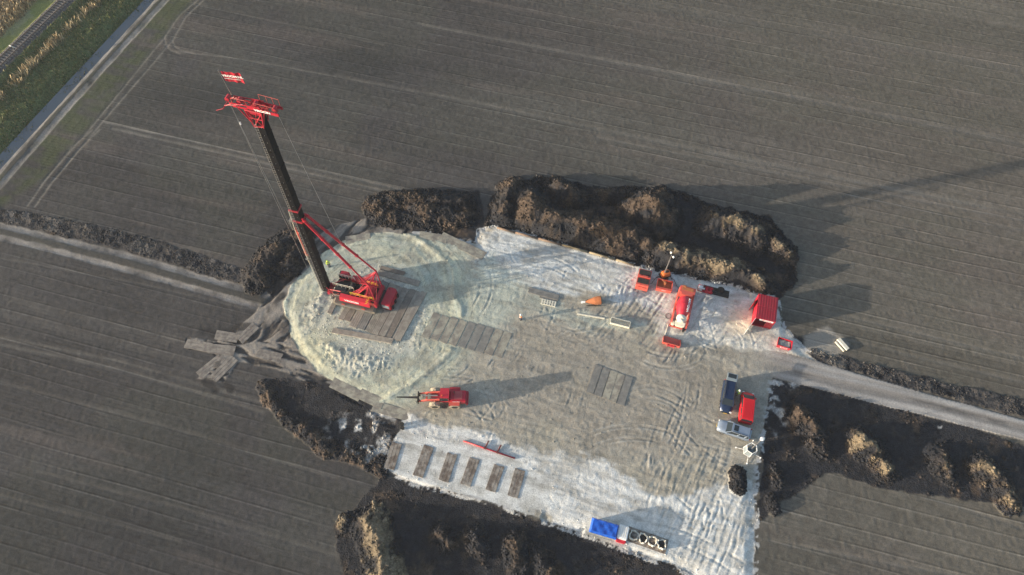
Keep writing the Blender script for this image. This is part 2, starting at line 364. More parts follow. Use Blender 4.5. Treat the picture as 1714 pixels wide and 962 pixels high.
# --- access road
rdp = SL([(1238, 588), (1300, 588), (1345, 598), (1500, 645), (1714, 703), (1800, 728), (1800, 764), (1714, 737), (1500, 684), (1293, 632), (1240, 640)])+0.25*WX
CL[rdp > 0] = 3; rm = sstep(-0.1, 0.1, rdp)
rfar = sstep(P(1240, 610)[0], P(1340, 610)[0], X); blend(rm, C3(0.275, 0.255, 0.235)); 
dr = dline(X, Y, [(1240, 600), (1400, 642), (1560, 678), (1714, 718), (1800, 742)])
blend(rm*rfar*0.85*np.exp(-((dr-0.1)/0.42)**2)*sstep(-0.35, 0.1, n_m+stre), C3(0.09, 0.085, 0.082))
for o_ in (1.0, 1.9): blend(rm*rfar*0.65*np.exp(-((dr-o_)/0.35)**2), C3(0.40, 0.385, 0.37))
col *= np.where(rdp > 0, 1+0.5*n_m+0.4*stre, 1)[..., None]
Z = np.where(rdp > 0, 0.22-0.10*rfar+0.03*n_m-0.05*np.exp(-((dr-0.1)/0.4)**2)-0.03*np.exp(-((dr-1.4)/0.3)**2), Z)
# --- grey clay haul path hugging the round platform and its cross of strips
pathp = [np.maximum(SL([(312, 566), (330, 566), (420, 584), (420, 598), (395, 600), (310, 582)]), SL([(385, 590), (412, 590), (372, 640), (330, 634), (340, 620)]))+.5*WX, strip([(375, 582), (470, 600), (540, 630), (610, 662), (665, 690)], 1.6), strip([(395, 585), (430, 545), (470, 505), (495, 460), (520, 425), (560, 396), (620, 380), (690, 378), (760, 386), (815, 415)], 1.9),
         strip([(440, 560), (500, 560)], 2.5)]
pth = np.maximum.reduce(pathp)
CL[pth > 0] = 8; pm = sstep(-0.15, 0.15, pth)
gv = fbm(X, Y, 3, 4, 30)
blend(pm, C3(0.185, 0.168, 0.150)); blend(pm*0.8*sstep(0.02, 0.2, gv), C3(0.075, 0.068, 0.064)); blend(pm*0.6*sstep(0.0, 0.2, -gv), C3(0.27, 0.245, 0.215)); pang = math.radians(48); ps = fbm((X*math.cos(pang)+Y*math.sin(pang))/5, -X*math.sin(pang)+Y*math.cos(pang), 0.9, 4, 33); ps2 = fbm(U/4, V, 0.8, 4, 34); psm = np.where(Y > P(400, 572)[1], ps, ps2)
blend(pm*0.85*sstep(0.06, 0.16, psm), C3(0.045, 0.041, 0.040)); blend(pm*0.6*sstep(0.05, 0.2, -psm), C3(0.29, 0.265, 0.235))
Z = np.where(pth > 0, 0.06+0.16*gv+0.06*n_f-0.20*sstep(0.05, 0.2, psm), Z)
for ln in [[(318, 548), (350, 556), (395, 572)], [(380, 556), (400, 550), (440, 545)], [(420, 560), (455, 515), (470, 495)], [(345, 640), (362, 652)], [(375, 640), (385, 650)]]:
    dd = dline(X, Y, ln)+1.2*WX; blend(0.85*sstep(0.8, 0.3, dd)*sstep(-.2, .05, n_m+.1), C3(0.035, 0.033, 0.033))
# --- pad
PAD = [(483, 530), (478, 505), (490, 478), (515, 450), (545, 420), (575, 402), (620, 391), (680, 389), (740, 395), (778, 405), (800, 408), (803, 388), (825, 379), (870, 388), (950, 412), (1030, 437), (1100, 455), (1180, 470), (1235, 481),
       (1262, 492), (1300, 500), (1308, 545), (1325, 565), (1350, 590), (1365, 604), (1293, 632), (1282, 690), (1270, 760), (1262, 830), (1265, 880), (1258, 1010), (1200, 1010), (1158, 959), (1129, 945), (1083, 931), (1039, 917), (986, 896), (960, 887),
       (900, 867), (849, 849), (817, 838), (728, 815), (691, 805), (645, 783), (655, 745), (672, 712), (670, 698), (610, 668), (555, 640), (530, 620), (500, 590), (490, 565)]
pad = SL(PAD)+0.55*WX+1.1*fbm(X, Y, 4.5, 2, 90)*sstep(P(830, 400)[0], P(780, 400)[0], X)
pd = pad > 0; CL[pd & (CL != 3)] = 1
pmk = sstep(-0.08, 0.12, pad)*np.where(CL == 3, 1-rfar, 1)
pc = np.empty_like(col); pc[:] = C3(0.335, 0.31, 0.262)
q = fbm(X, Y, 7, 5, 40); q2 = fbm(X, Y, 1.8, 4, 41)
def mixc(m, c):
    global pc
    pc += (C3(*c)-pc)*np.clip(m, 0, 1)[..., None]
mixc(sstep(-0.05, 0.25, q)*0.45, (0.22, 0.205, 0.17)); mixc(sstep(0.0, 0.3, -q)*0.4, (0.37, 0.345, 0.27))
gr1 = fbm(U/4, V, 0.8, 4, 81); gr2 = fbm(X/1.0, Y/1.0, 0.6, 3, 82)
def near(pts, r0, r1, n=1.0):
    m_ = (r0+r1)/2; k_ = 0.45; return sstep(m_+(r0-m_)*k_, m_+(r1-m_)*k_, sdpoly(X, Y, pts)+n*4*q+(2.2*q2+2.4*gr1+1.5*gr2)*min(1.0, n*1.2))
wz = near([(803, 385), (830, 378), (1240, 478), (1300, 500), (1300, 545), (1200, 545), (1060, 500), (960, 495), (860, 480), (800, 440)], -2.5, 1.5)
mixc(wz*np.clip(0.84+1.0*q2+0.8*gr1, .3, 1), (0.57, 0.585, 0.57))
wz2 = near([(665, 700), (700, 700), (860, 740), (1010, 775), (1100, 830), (1262, 800), (1265, 1010), (1150, 1010), (960, 890), (645, 783)], -1.5, 1.2, 0.6)
mixc(wz2*np.clip(0.88+1.0*q2+0.8*gr1, .35, 1), (0.62, 0.62, 0.595))
wz3 = near([(1100, 500), (1255, 510), (1300, 550), (1360, 600), (1240, 585), (1100, 560)], -2, 1.5)
mixc(wz3*0.75, (0.60, 0.59, 0.54))
gz = near([(800, 420), (900, 480), (980, 520), (1080, 540), (1110, 570), (900, 530), (830, 600), (780, 520)], -2, 2.5)
mixc(gz*0.7, (0.41, 0.45, 0.39))
mixc(near([(880, 480), (930, 560), (1030, 560), (1110, 600), (1200, 640), (1150, 760), (1000, 740), (830, 690), (830, 560)], -3, 3)*0.55, (0.275, 0.248, 0.21))
# round platform
CC = P(618, 520); R = np.hypot(X-CC[0], (Y-CC[1])*0.96); T = np.arctan2(Y-CC[1], X-CC[0])
Rw = R+3.4*fbm(X, Y, 9, 3, 42)+0.8*q2
cz = sstep(18, 14.5, R+5*q)
mixc(cz*0.92, (0.47, 0.475, 0.37))
rg = np.sin(Rw*2.6+1.5*q)*0.5+0.5; rg2 = fbm(Rw*1.6, T*2.2, 1.0, 3, 44); rg3 = fbm(Rw*5, T*2.5, 1.0, 2, 45)
ringz = cz*sstep(7.3, 8.6, R)
mixc(ringz*sstep(-0.05, 0.3, rg2)*0.8, (0.34, 0.395, 0.355)); mixc(ringz*sstep(0.02, 0.3, -rg2)*0.75, (0.58, 0.57, 0.42)); mixc(ringz*sstep(0.0, 0.25, fbm(X, Y, 1.0, 4, 48))*0.5, (0.54, 0.54, 0.46)); mixc(ringz*sstep(0.02, 0.3, fbm(X, Y, 2.6, 4, 49))*0.5, (0.30, 0.31, 0.27)); mixc(ringz*sstep(0.05, 0.35, rg3)*0.7, (0.22, 0.25, 0.22))
rub = sstep(10.6, 8.2, R+4.5*q+1.5*q2+1.2*sstep(0, 6, Y-CC[1]))*sstep(30, 5, R); rr = ridged(X+.4*WX, Y+.4*WY, 0.7, 2, 46); rr2 = ridged(X+WX, Y+WY, 1.6, 3, 47)
mixc(rub*0.85, (0.40, 0.41, 0.37)); mixc(rub*sstep(0.62, 0.85, rr)*0.8, (0.62, 0.60, 0.50))
mixc(cz*(1-rub)*sstep(0.03, 0.22, fbm(X, Y, 3.0, 5, 91))*0.6, (0.29, 0.275, 0.225)); mixc(cz*sstep(0.12, 0.22, fbm(X, Y, 0.9, 4, 92))*0.45, (0.22, 0.215, 0.18))
yl = sstep(0.1, 0.9, 1-np.hypot((X-P(525, 590)[0])/7, (Y-P(525, 590)[1])/9)+q); mixc(yl*0.45, (0.56, 0.53, 0.35))
yl = sstep(0.1, 0.9, 1-np.hypot((X-P(1240, 540)[0])/6, (Y-P(1240, 540)[1])/4)+q); mixc(yl*0.6, (0.62, 0.50, 0.34))
# streaks
def ARC():
    """wheel marks: pairs of shallow curved ruts pressed into the pad"""
    global pz
    r2 = np.random.default_rng(5); ii, jj = np.nonzero(pad > 0.2); xs, ys = X[ii, jj], Y[ii, jj]
    dep = np.zeros(len(xs), np.float32); tint = np.zeros((len(xs),), np.float32)
    spots = [(900, 440), (960, 450), (1020, 470), (1080, 510), (1160, 540), (1210, 520), (1240, 560), (900, 560), (1000, 580), (1100, 620), (1150, 680), (1060, 720), (940, 690), (840, 700), (760, 730), (700, 720), (1180, 760), (1200, 900), (1150, 850), (1100, 800), (860, 520), (800, 600), (760, 640), (840, 450)]
    for k in range(52):
        px, py = spots[k % len(spots)]; c = P(px+r2.normal()*25, py+r2.normal()*18); rad = r2.choice([3.5, 5.5, 8, 14, 30, 60]); th = r2.random()*2*PI
        if rad >= 14: th = math.radians(r2.choice([-105, 75, -22, 158]))+r2.normal()*.3
        cc = c+rad*np.array([math.cos(th), math.sin(th)]); d = np.hypot(xs-cc[0], ys-cc[1]); ang = np.arctan2(ys-c[1], xs-c[0])
        near_ = sstep(7 if rad > 4 else 4, 4 if rad > 4 else 2, np.hypot(xs-c[0], ys-c[1]))
        brk_ = sstep(-0.12, 0.12, (q2+0.6*q)[ii, jj]+r2.random()*.2-.1)
        near_ = near_*brk_*(.5+.5*r2.random())
        for off in (-.9, .9):
            e = (d-rad-off)/.15; g = np.exp(-e*e)*near_; rim_ = (np.exp(-((e-1.9)*1.3)**2)+np.exp(-((e+1.9)*1.3)**2))*near_
            dep += -.055*g+.035*rim_; tint += .5*g-.35*rim_
    D_ = np.zeros_like(X); D_[ii, jj] = dep; pz = pz+np.clip(D_, -.12, .1); T_ = np.zeros_like(X); T_[ii, jj] = tint
    mixc(np.clip(T_, 0, .5)*.5*(1-rub), (0.22, 0.22, 0.195)); mixc(np.clip(-T_, 0, .5)*.7*(1-rub), (0.66, 0.65, 0.60))
def streak(a, sx, sy, s):
    c_, s_ = math.cos(a), math.sin(a); wx = X+1.2*fbm(X, Y, 6, 2, s+70); wy = Y+1.2*fbm(X, Y, 6, 2, s+71)
    return fbm((wx*c_+wy*s_)/sx, (-wx*s_+wy*c_)/sy, 1.0, 3, s)
st1 = streak(math.radians(52), 2.6, 0.33, 50); st2 = streak(math.radians(-16), 3.5, 0.4, 51); st3 = streak(math.radians(62), 2.5, 0.3, 52)
zs1 = near([(1020, 470), (1200, 480), (1230, 600), (1090, 600), (950, 530)], -2, 2); zs3 = near([(1050, 760), (1262, 740), (1262, 1010), (1100, 940)], -1, 2)
arcs = np.sin(np.hypot(X-P(960, 520)[0], Y-P(960, 520)[1])*5.2+2.5*q2)*sstep(9, 5, np.hypot(X-P(960, 520)[0], Y-P(960, 520)[1]))
pz = 0.25*st1*zs1+0.22*st3*zs3+0.10*st2*(1-cz)
pz = pz*0.75
ARC()
mixc(zs1*sstep(0.02, 0.22, -st1)*0.5, (0.27, 0.27, 0.235)); mixc(zs3*sstep(0.02, 0.2, -st3)*0.5, (0.33, 0.335, 0.31))
mixc((1-cz)*sstep(0.05, 0.25, st2)*0.35, (0.20, 0.185, 0.155)); mixc(sstep(0.6, 1, arcs)*wz*0.35, (0.33, 0.34, 0.31))
rt = ridged(X+3*q, Y+3*q2, 3.2, 2, 54); tr_ = sstep(0.90, 0.985, rt); mixc(tr_*0.30*(1-rub), (0.25, 0.245, 0.215))
spk = sstep(0.30, 0.42, fbm(X, Y, 0.5, 2, 55)); mixc(spk*0.55, (0.15, 0.14, 0.125))
pc *= (1+0.32*fbm(X, Y, 0.8, 3, 56)+0.30*n_f+0.30*gr1*(1-cz))[..., None]
blend(pmk, pc)
padz = 0.22*sstep(0, 1.6+1.2*q, pad)+pz+0.06*q+0.035*q2+0.045*n_f+0.05*gr1*(1-rub)-0.03*tr_+0.03*sstep(0.6, 1, arcs)*wz+ringz*(0.055*rg2+0.035*rg3)+rub*(0.30*(rr-0.6)+0.12*(rr2-0.5))+0.05*fbm(X, Y, 0.5, 2, 57)
padz += 0.30*ringz*np.exp(-((Rw-13.3)/0.6)**2)*0.5+0.35*rub*np.exp(-((R-7.6)/0.8)**2)*0.5
Z = np.where((pad > 0) & (CL == 1), padz, np.where((pad > 0) & (CL == 3), padz*(1-rfar)+Z*rfar, Z))
RIGP = P(628, 510)
flat = sstep(8.6, 7.0, np.maximum(np.abs((X-RIGP[0])*math.cos(ANG)+(Y-RIGP[1])*math.sin(ANG)), np.abs(-(X-RIGP[0])*math.sin(ANG)+(Y-RIGP[1])*math.cos(ANG))))
Z = Z*(1-flat)+0.22*flat
# white fringe (frost / lime) at pad edges
fr = sstep(0.9, 0.1, np.abs(pad+0.3+0.8*n_m))*sstep(0, 0.15, n_f+n_m+0.1)
# --- black disturbed soil
SOIL = [[(430, 632), (550, 640), (610, 668), (672, 700), (668, 730), (655, 745), (645, 783), (610, 775), (540, 745), (490, 710), (440, 680)],
        [(560, 880), (640, 800), (700, 808), (960, 887), (1130, 945), (1260, 1010), (1200, 1100), (600, 1100)],
        [(1293, 632), (1400, 655), (1560, 698), (1714, 745), (1900, 800), (1900, 870), (1714, 850), (1560, 830), (1500, 822), (1380, 790), (1300, 850), (1262, 880), (1262, 962), (1268, 830), (1282, 690)],
        [(612, 330), (700, 315), (800, 320), (815, 375), (820, 330), (900, 295), (1000, 315), (1110, 310), (1200, 345), (1290, 365), (1335, 420), (1335, 470), (1300, 505), (1235, 484), (1000, 430), (860, 385), (800, 405), (740, 395), (612, 375)],
        [(410, 450), (470, 395), (510, 385), (520, 425), (490, 470), (455, 500)],
        [(-60, 330), (0, 348), (60, 357), (200, 385), (330, 425), (430, 455), (445, 490), (330, 456), (210, 420), (60, 385), (-60, 362)],
        [(1340, 590), (1365, 583), (1500, 620), (1714, 668), (1800, 692), (1800, 725), (1714, 701), (1500, 643), (1365, 606)],
        [(1300, 545), (1345, 565), (1345, 592), (1310, 575)]]
so_ = np.maximum.reduce([SL(p)+1.0*WX+0.5*WY for p in SOIL])
sm = sstep(-0.15, 0.2, so_)*(pad < 0)*(rdp < 0)
CL[(so_ > 0) & (pad <= 0) & (rdp <= 0) & (pth <= 0)] = 2
sc = np.empty_like(col); sc[:] = C3(0.0215, 0.0225, 0.027)
cl1 = ridged(X, Y, 0.75, 3, 60)
rimd = np.minimum(dline(X, Y, [(1105, 308), (1150, 322), (1250, 345), (1300, 368), (1330, 405), (1338, 450), (1325, 490)]), dline(X, Y, [(870, 300), (900, 292), (960, 300), (1010, 308), (1060, 318)])); rimc = np.exp(-(rimd/1.3)**2)
# --- heaps
HEAPS = [
 ('soil_heap', 'low rough clod heap behind the round platform, left of the largest heap', [([(630, 335), (665, 328), (720, 328), (770, 335)], 2.0, 30), ([(640, 355), (720, 362), (775, 360)], 1.5, 28), ([(690, 345), (750, 348)], 2.2, 30)]),
 ('soil_heap', 'largest dark soil heap along the straight pad edge with a brown sunlit flank', [([(858, 305), (845, 330), (840, 365)], 2.7, 36), ([(888, 322), (892, 345), (940, 362), (985, 372)], 4.2, 36), ([(985, 372), (1020, 382), (1060, 385)], 4.0, 36),
     ([(935, 306), (962, 322)], 2.7, 36), ([(1000, 322), (1040, 328)], 1.0, 25), ([(1060, 392), (1085, 402)], 2.8, 36)]),
 ('soil_heap', 'dark conical soil heap behind the light tower, peak of the row', [([(1090, 330), (1100, 338)], 5.4, 38), ([(1064, 355), (1088, 358)], 3.0, 36)]),
 ('soil_heap', 'rounded dark heap with a tan sunlit crown at the right end of the row', [([(1205, 356), (1236, 362), (1268, 378)], 3.9, 38), ([(1300, 402), (1318, 420)], 2.0, 35)]),
 ('soil_heap', 'tan clod ridge behind the mixer drum and red containers', [([(1115, 415), (1150, 423)], 3.4, 36), ([(1150, 423), (1200, 436), (1212, 440)], 3.0, 35), ([(1230, 446), (1268, 462)], 3.3, 36)]),
 ('soil_heap', 'small dark heap with a lit edge at the left of the round platform', [([(496, 392), (470, 402), (440, 432), (425, 458)], 2.1, 30), ([(500, 405), (480, 440)], 1.6, 28)]),
 ('soil_heap', 'rugged brown heap nearest the cars, beyond the pad kerb', [([(1340, 690), (1360, 703), (1370, 722)], 1.9, 33), ([(1362, 735), (1376, 750)], 1.2, 32)]),
 ('soil_heap', 'light brown cone heap, second from the cars in the right hand row', [([(1448, 732), (1466, 748)], 2.2, 35), ([(1470, 755), (1486, 785)], 1.3, 32)]),
 ('soil_heap', 'narrow brown heap, third from the cars in the right hand row', [([(1575, 758), (1583, 775)], 1.7, 34), ([(1585, 780), (1593, 798)], 1.0, 32)]),
 ('soil_heap', 'broad brown heap at the right border below the access road', [([(1655, 780), (1676, 795)], 2.2, 34), ([(1682, 805), (1696, 840)], 1.5, 32)]),
 ('soil_heap', 'small yellowish heap standing on the pad below the lattice camera mast', [([(1236, 792), (1238, 812)], 1.1, 36)]),
 ('soil_heap', 'little heap just outside the pad kerb below the camera mast', [([(1298, 785), (1304, 805)], 0.8, 32), ([(1293, 835), (1297, 850)], 0.7, 32)]),
 ('soil_heap', 'long clod heap running out of the bottom border, brown and sunlit', [([(614, 872), (632, 905), (640, 960), (650, 1010)], 2.5, 34), ([(580, 872), (612, 882)], 1.0, 28)]),
 ('soil_heap', 'low brown heap, first right of the long bottom heap', [([(735, 890), (748, 906)], 1.4, 34)]),
 ('soil_heap', 'low brown heap, second right of the long bottom heap', [([(792, 896), (804, 914)], 1.4, 34)]),
 ('soil_heap', 'low brown heap, third right of the long bottom heap', [([(862, 912), (870, 940)], 1.7, 31)]),
 ('soil_heap', 'low brown heap at the bottom border nearest the blue tarpaulin', [([(900, 932), (918, 960)], 1.5, 30)]),
 ('soil_heap', 'rough brown bank edging the black soil left of the wheel loader', [([(440, 645), (456, 672), (482, 702)], 0.55, 20), ([(482, 702), (520, 730), (545, 755)], 0.6, 20), ([(545, 755), (600, 768), (640, 790)], 0.45, 20), ([(505, 712), (522, 728)], 1.0, 30)]),
]
HH = np.zeros_like(X); HI = np.full(X.shape, -1, np.int16)
hn = fbm(X, Y, 3.2, 4, 62); hn2 = fbm(X, Y, 1.1, 3, 63); rgd = ridged(X+1.5*hn, Y+1.5*hn2, 2.0, 3, 64)*1.2
for hi, (nm, lb, ridges) in enumerate(HEAPS):
    hh = np.full(X.shape, -1.0, np.float32)
    for pts, h, ang in ridges:
        h = h*0.84
        q_ = np.array([P(x, y, h) for x, y in pts]); ta = math.tan(math.radians(ang))
        d = np.minimum.reduce([dseg(X, Y, a, b)[0] for a, b in zip(q_[:-1], q_[1:])])
        d = np.sqrt((d+1.5*hn*sstep(0, 2, d))**2+0.35**2)-0.35
        hh = np.maximum(hh, h*(0.95+0.7*hn)-d*ta*1.1-0.9*(1-rgd)*sstep(0, 1.0, d)*min(1, h/2.5))
    up = hh > HH; HH = np.where(up, hh, HH); HI = np.where(up & (hh > 0.12), hi, HI)
hk = sstep(0, 0.7, HH)
onpad = (pad > 0)|(rdp > 0)
nope = onpad & ~np.isin(HI, (10,))
HI[nope] = -1; HH = np.where(nope, 0, HH)
HH *= np.where(onpad, 1, sstep(0, 1.2, np.maximum(-pad, 0)))
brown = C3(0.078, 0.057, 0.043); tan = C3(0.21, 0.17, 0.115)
bf = sstep(1.1, 2.4, HH*0.62+4.4*hn+3.0*hn2+0.5)  # browner up the heaps: sunlit tone put into the soil colour
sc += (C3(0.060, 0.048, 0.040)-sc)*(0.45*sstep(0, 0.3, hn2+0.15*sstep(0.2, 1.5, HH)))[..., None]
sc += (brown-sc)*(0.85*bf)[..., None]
tanw = np.isin(HI, (3, 4, 7, 8, 9, 10, 12))*sstep(1.5, 2.5, HH*0.9+3.4*hn+2.4*hn2+0.5*(HI > 6)+0.7*(HI == 12))  # tan crowns: sunlight on the heap tops painted into the colour
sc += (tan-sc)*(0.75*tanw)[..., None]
tb = near([(440, 640), (470, 690), (560, 745), (650, 770), (640, 790), (560, 765), (480, 730), (430, 680)], -1.5, 1.0, 0.3)
sc += (brown*1.25-sc)*(0.85*tb*sstep(-0.05, 0.15, hn2+.5*hn))[..., None]
snow = (sstep(0.02, 0.16, hn2+0.15*n_f)*np.maximum.reduce([sstep(0, 1, 1-np.hypot((X-P(x, y)[0])/rx, (Y-P(x, y)[1])/ry)+2.5*hn2) for x, y, rx, ry in [(600, 722, 3.6, 2.2), (622, 742, 2.4, 2.0), (1318, 640, 2.6, .7), (1302, 700, 1.0, 2.4), (1298, 665, .7, 2), (1580, 716, 1.0, .5), (645, 690, 2, 1)]]))
sc += (C3(0.46, 0.46, 0.45)-sc)*(0.85*snow)[..., None]
lg_ = near([(-60, 330), (60, 350), (100, 372), (-60, 368)], -1, 1.5, .4)+near([(130, 362), (200, 378), (190, 392), (140, 380)], -1, 1, .3)+near([(290, 398), (415, 445), (400, 455), (290, 425)], -1, 1.2, .3)
sc += (C3(0.17, 0.16, 0.155)-sc)*np.clip(0.7*lg_*sstep(-0.05, 0.2, hn2), 0, 1)[..., None]
sc *= (1+0.7*n_f+0.5*(cl1-0.55))[..., None]
rp = near([(1345, 560), (1385, 545), (1420, 575), (1400, 600), (1350, 590)], -0.8, 0.8, .2)
HM = (HI >= 0) | (CL == 2)
m2 = np.where(HI >= 0, 1, sm)
blend(m2.astype(np.float32), sc)
blend(rp*0.9*sstep(-0.2, 0.0, n_m), C3(0.27, 0.25, 0.22))
rough = 0.20*(cl1-0.5)+0.20*n_f
lowstrip = np.maximum(near(SOIL[6], -0.5, 0.6, 0.1), near(SOIL[5], -0.3, 0.8, 0.1)*0.7)
low = tb*0.6+lowstrip*0.5
Zs = 0.02+HH*(1+0.0*hn)+rough*(0.35+1.5*np.clip(HH, 0, 1)+1.2*low)+np.clip(HH, 0, 1)*0.35*hn2+0.08*lowstrip*(0.6+2*hn2)+0.35*rimc*(0.6+2*hn2)
Z = np.where(HM & (CL != 1) | (HI >= 0), Zs+np.where(onpad, 0.2, 0), Z)
lsm = np.clip(lowstrip, 0, 1)*(HI < 0)*(CL == 2); blend(0.8*lsm*sstep(-0.25, 0.1, hn2), C3(0.085, 0.077, 0.073)); blend(0.6*lsm*sstep(0.05, 0.22, hn+0.5*hn2), C3(0.16, 0.15, 0.14))
fm = fr*(pad < 0.5)*(pad > -0.5)*(HH < 0.15)*(X > -16)*(CL != 3)*(rdp < -0.3)
blend(np.clip(fm*0.85, 0, 1), C3(0.50, 0.50, 0.49)); 
# fade heights at the sheet's edge
edge = np.minimum.reduce([X-X0, X1-X, Y-Y0, Y1-Y]); ef = sstep(0.2, 4, edge); Z = Z*ef
col = np.clip(col, 0.008, 0.8)
PADMASK = pad
def ground_z(x, y):
    i = int(round((y-Y0)/DX)); j = int(round((x-X0)/DX)); i = min(max(i, 0), ny-1); j = min(max(j, 0), nx-1)
    return float(Z[i, j])
def gz_flat(x, y, r=1.0):
    i = int(round((y-Y0)/DX)); j = int(round((x-X0)/DX)); k = max(1, int(r/DX))
    return float(np.percentile(Z[max(i-k, 0):i+k+1, max(j-k, 0):j+k+1], 55))
def flatten(x, y, rz, hx, hy, z, soft=0.5):     # level the ground below a thing
    dx = X-x; dy = Y-y; a = np.abs(dx*math.cos(rz)+dy*math.sin(rz))-hx; b = np.abs(-dx*math.sin(rz)+dy*math.cos(rz))-hy
    m = sstep(soft, 0, np.maximum(a, b)); Z[:] = Z*(1-m)+z*m
# face classes
Cf = CL[:-1, :-1]; Hf = HI[:-1, :-1]
def emit(mask, name, mat, smooth=True):
    ii, jj = np.nonzero(mask)
    if not len(ii): return None
    a = ii*nx+jj; quads = np.stack([a, a+1, a+nx+1, a+nx], 1)
    used = np.unique(quads); remap = np.zeros(nx*ny, np.int32); remap[used] = np.arange(len(used))
    quads = remap[quads]; n = len(quads)
    co = np.stack([X.ravel()[used], Y.ravel()[used], Z.ravel()[used]], 1).astype(np.float32)
    me = bpy.data.meshes.new(name); me.vertices.add(len(used)); me.vertices.foreach_set('co', co.ravel())
    me.loops.add(n*4); me.loops.foreach_set('vertex_index', quads.ravel().astype(np.int32))
    me.polygons.add(n); me.polygons.foreach_set('loop_start', np.arange(0, n*4, 4, dtype=np.int32))
    try: me.polygons.foreach_set('loop_total', np.full(n, 4, np.int32))
    except Exception: pass
    ca = me.color_attributes.new('soil_colour', 'FLOAT_COLOR', 'POINT')
    cc = np.ones((len(used), 4), np.float32); cc[:, :3] = col.reshape(-1, 3)[used]; cc[:, 3] = rowmask.ravel()[used]; ca.data.foreach_set('color', cc.ravel())
    me.update(calc_edges=True)
    if smooth: me.shade_smooth()
    me.materials.append(mat); o = bpy.data.objects.new(name, me); COL.objects.link(o); return o
def build_terrain():
    fm_ = terrain_mat('field_soil', 0.6, 0.05, 0.95, 0.1, 6, 0.25, 30, 0.35, True); pm_ = terrain_mat('pad_sand', 0.8, 0.07, 0.9, 0.15, 5.5, 0.24, 20, 0.22)
    sm_ = terrain_mat('dark_soil', 1.0, 0.22, 0.9, 0.2, 4.5, 0.45, 16, 0.3); gm_ = terrain_mat('grass_ground', 0.9, 0.10, 0.95, 0.1, 5, 0.5)
    nh = Hf < 0
    for cid, nm, mt in [(0, 'field', fm_), (1, 'work_pad', pm_), (2, 'bare_soil', sm_), (3, 'access_road', pm_), (4, 'farm_track', pm_), (6, 'grass_bank', gm_), (7, 'railway_bed', sm_), (8, 'haul_path', pm_)]:
        tag(emit((Cf == cid) & nh, nm, mt), kind='structure')
    for hi, (nm, lb, r_) in enumerate(HEAPS):
        o = emit(Hf == hi, nm, sm_)
        if o: tag(o, lb, 'soil heap', 'heaps of dug soil round the work pad')
    # water in the ditch
    q_ = PP([(-75, 337), (-75, 352), (0, 276), (251, 0), (290, -45), (272, -45), (231, 0), (0, 246)])
    mb = MB(); mb._add([(x, y, -0.95) for x, y in q_], [tuple(range(8))])
    m, t, b = nodes('ditch_water'); b.inputs['Base Color'].default_value = (0.10, 0.12, 0.14, 1); b.inputs['Roughness'].default_value = 0.12
    n = t.nodes.new('ShaderNodeTexNoise'); n.inputs['Scale'].default_value = 3; bp = t.nodes.new('ShaderNodeBump'); bp.inputs['Strength'].default_value = 0.12
    t.links.new(n.outputs[0], bp.inputs['Height']); t.links.new(bp.outputs[0], b.inputs['Normal'])
    tag(mb.build('water', m), kind='structure')
    # far ground to the horizon
    F = 4000; xs = [-F, X0, X1, F]; ys = [-F, Y0, Y1, F]; mb = MB()
    for i in range(3):
        for j in range(3):
            if i == 1 and j == 1: continue
            x0, x1, y0, y1 = xs[i], xs[i+1]-(DX if xs[i+1] == X1 else 0)*0, ys[j], ys[j+1]
            mb._add([(x0, y0, -0.004), (x1, y0, -0.004), (x1, y1, -0.004), (x0, y1, -0.004)], [(0, 1, 2, 3)])
    m, t, b = nodes('far_field'); n = t.nodes.new('ShaderNodeTexNoise'); n.inputs['Scale'].default_value = 0.05; n.inputs['Detail'].default_value = 8
    g = t.nodes.new('ShaderNodeNewGeometry'); t.links.new(g.outputs['Position'], n.inputs['Vector'])
    r = t.nodes.new('ShaderNodeValToRGB'); r.color_ramp.elements[0].position = 0.35; r.color_ramp.elements[1].position = 0.7
    r.color_ramp.elements[0].color = (0.05, 0.048, 0.04, 1); r.color_ramp.elements[1].color = (0.10, 0.10, 0.075, 1)
    t.links.new(n.outputs[0], r.inputs[0]); t.links.new(r.outputs[0], b.inputs['Base Color']); b.inputs['Roughness'].default_value = 0.95
    tag(mb.build('ground', m), kind='structure')
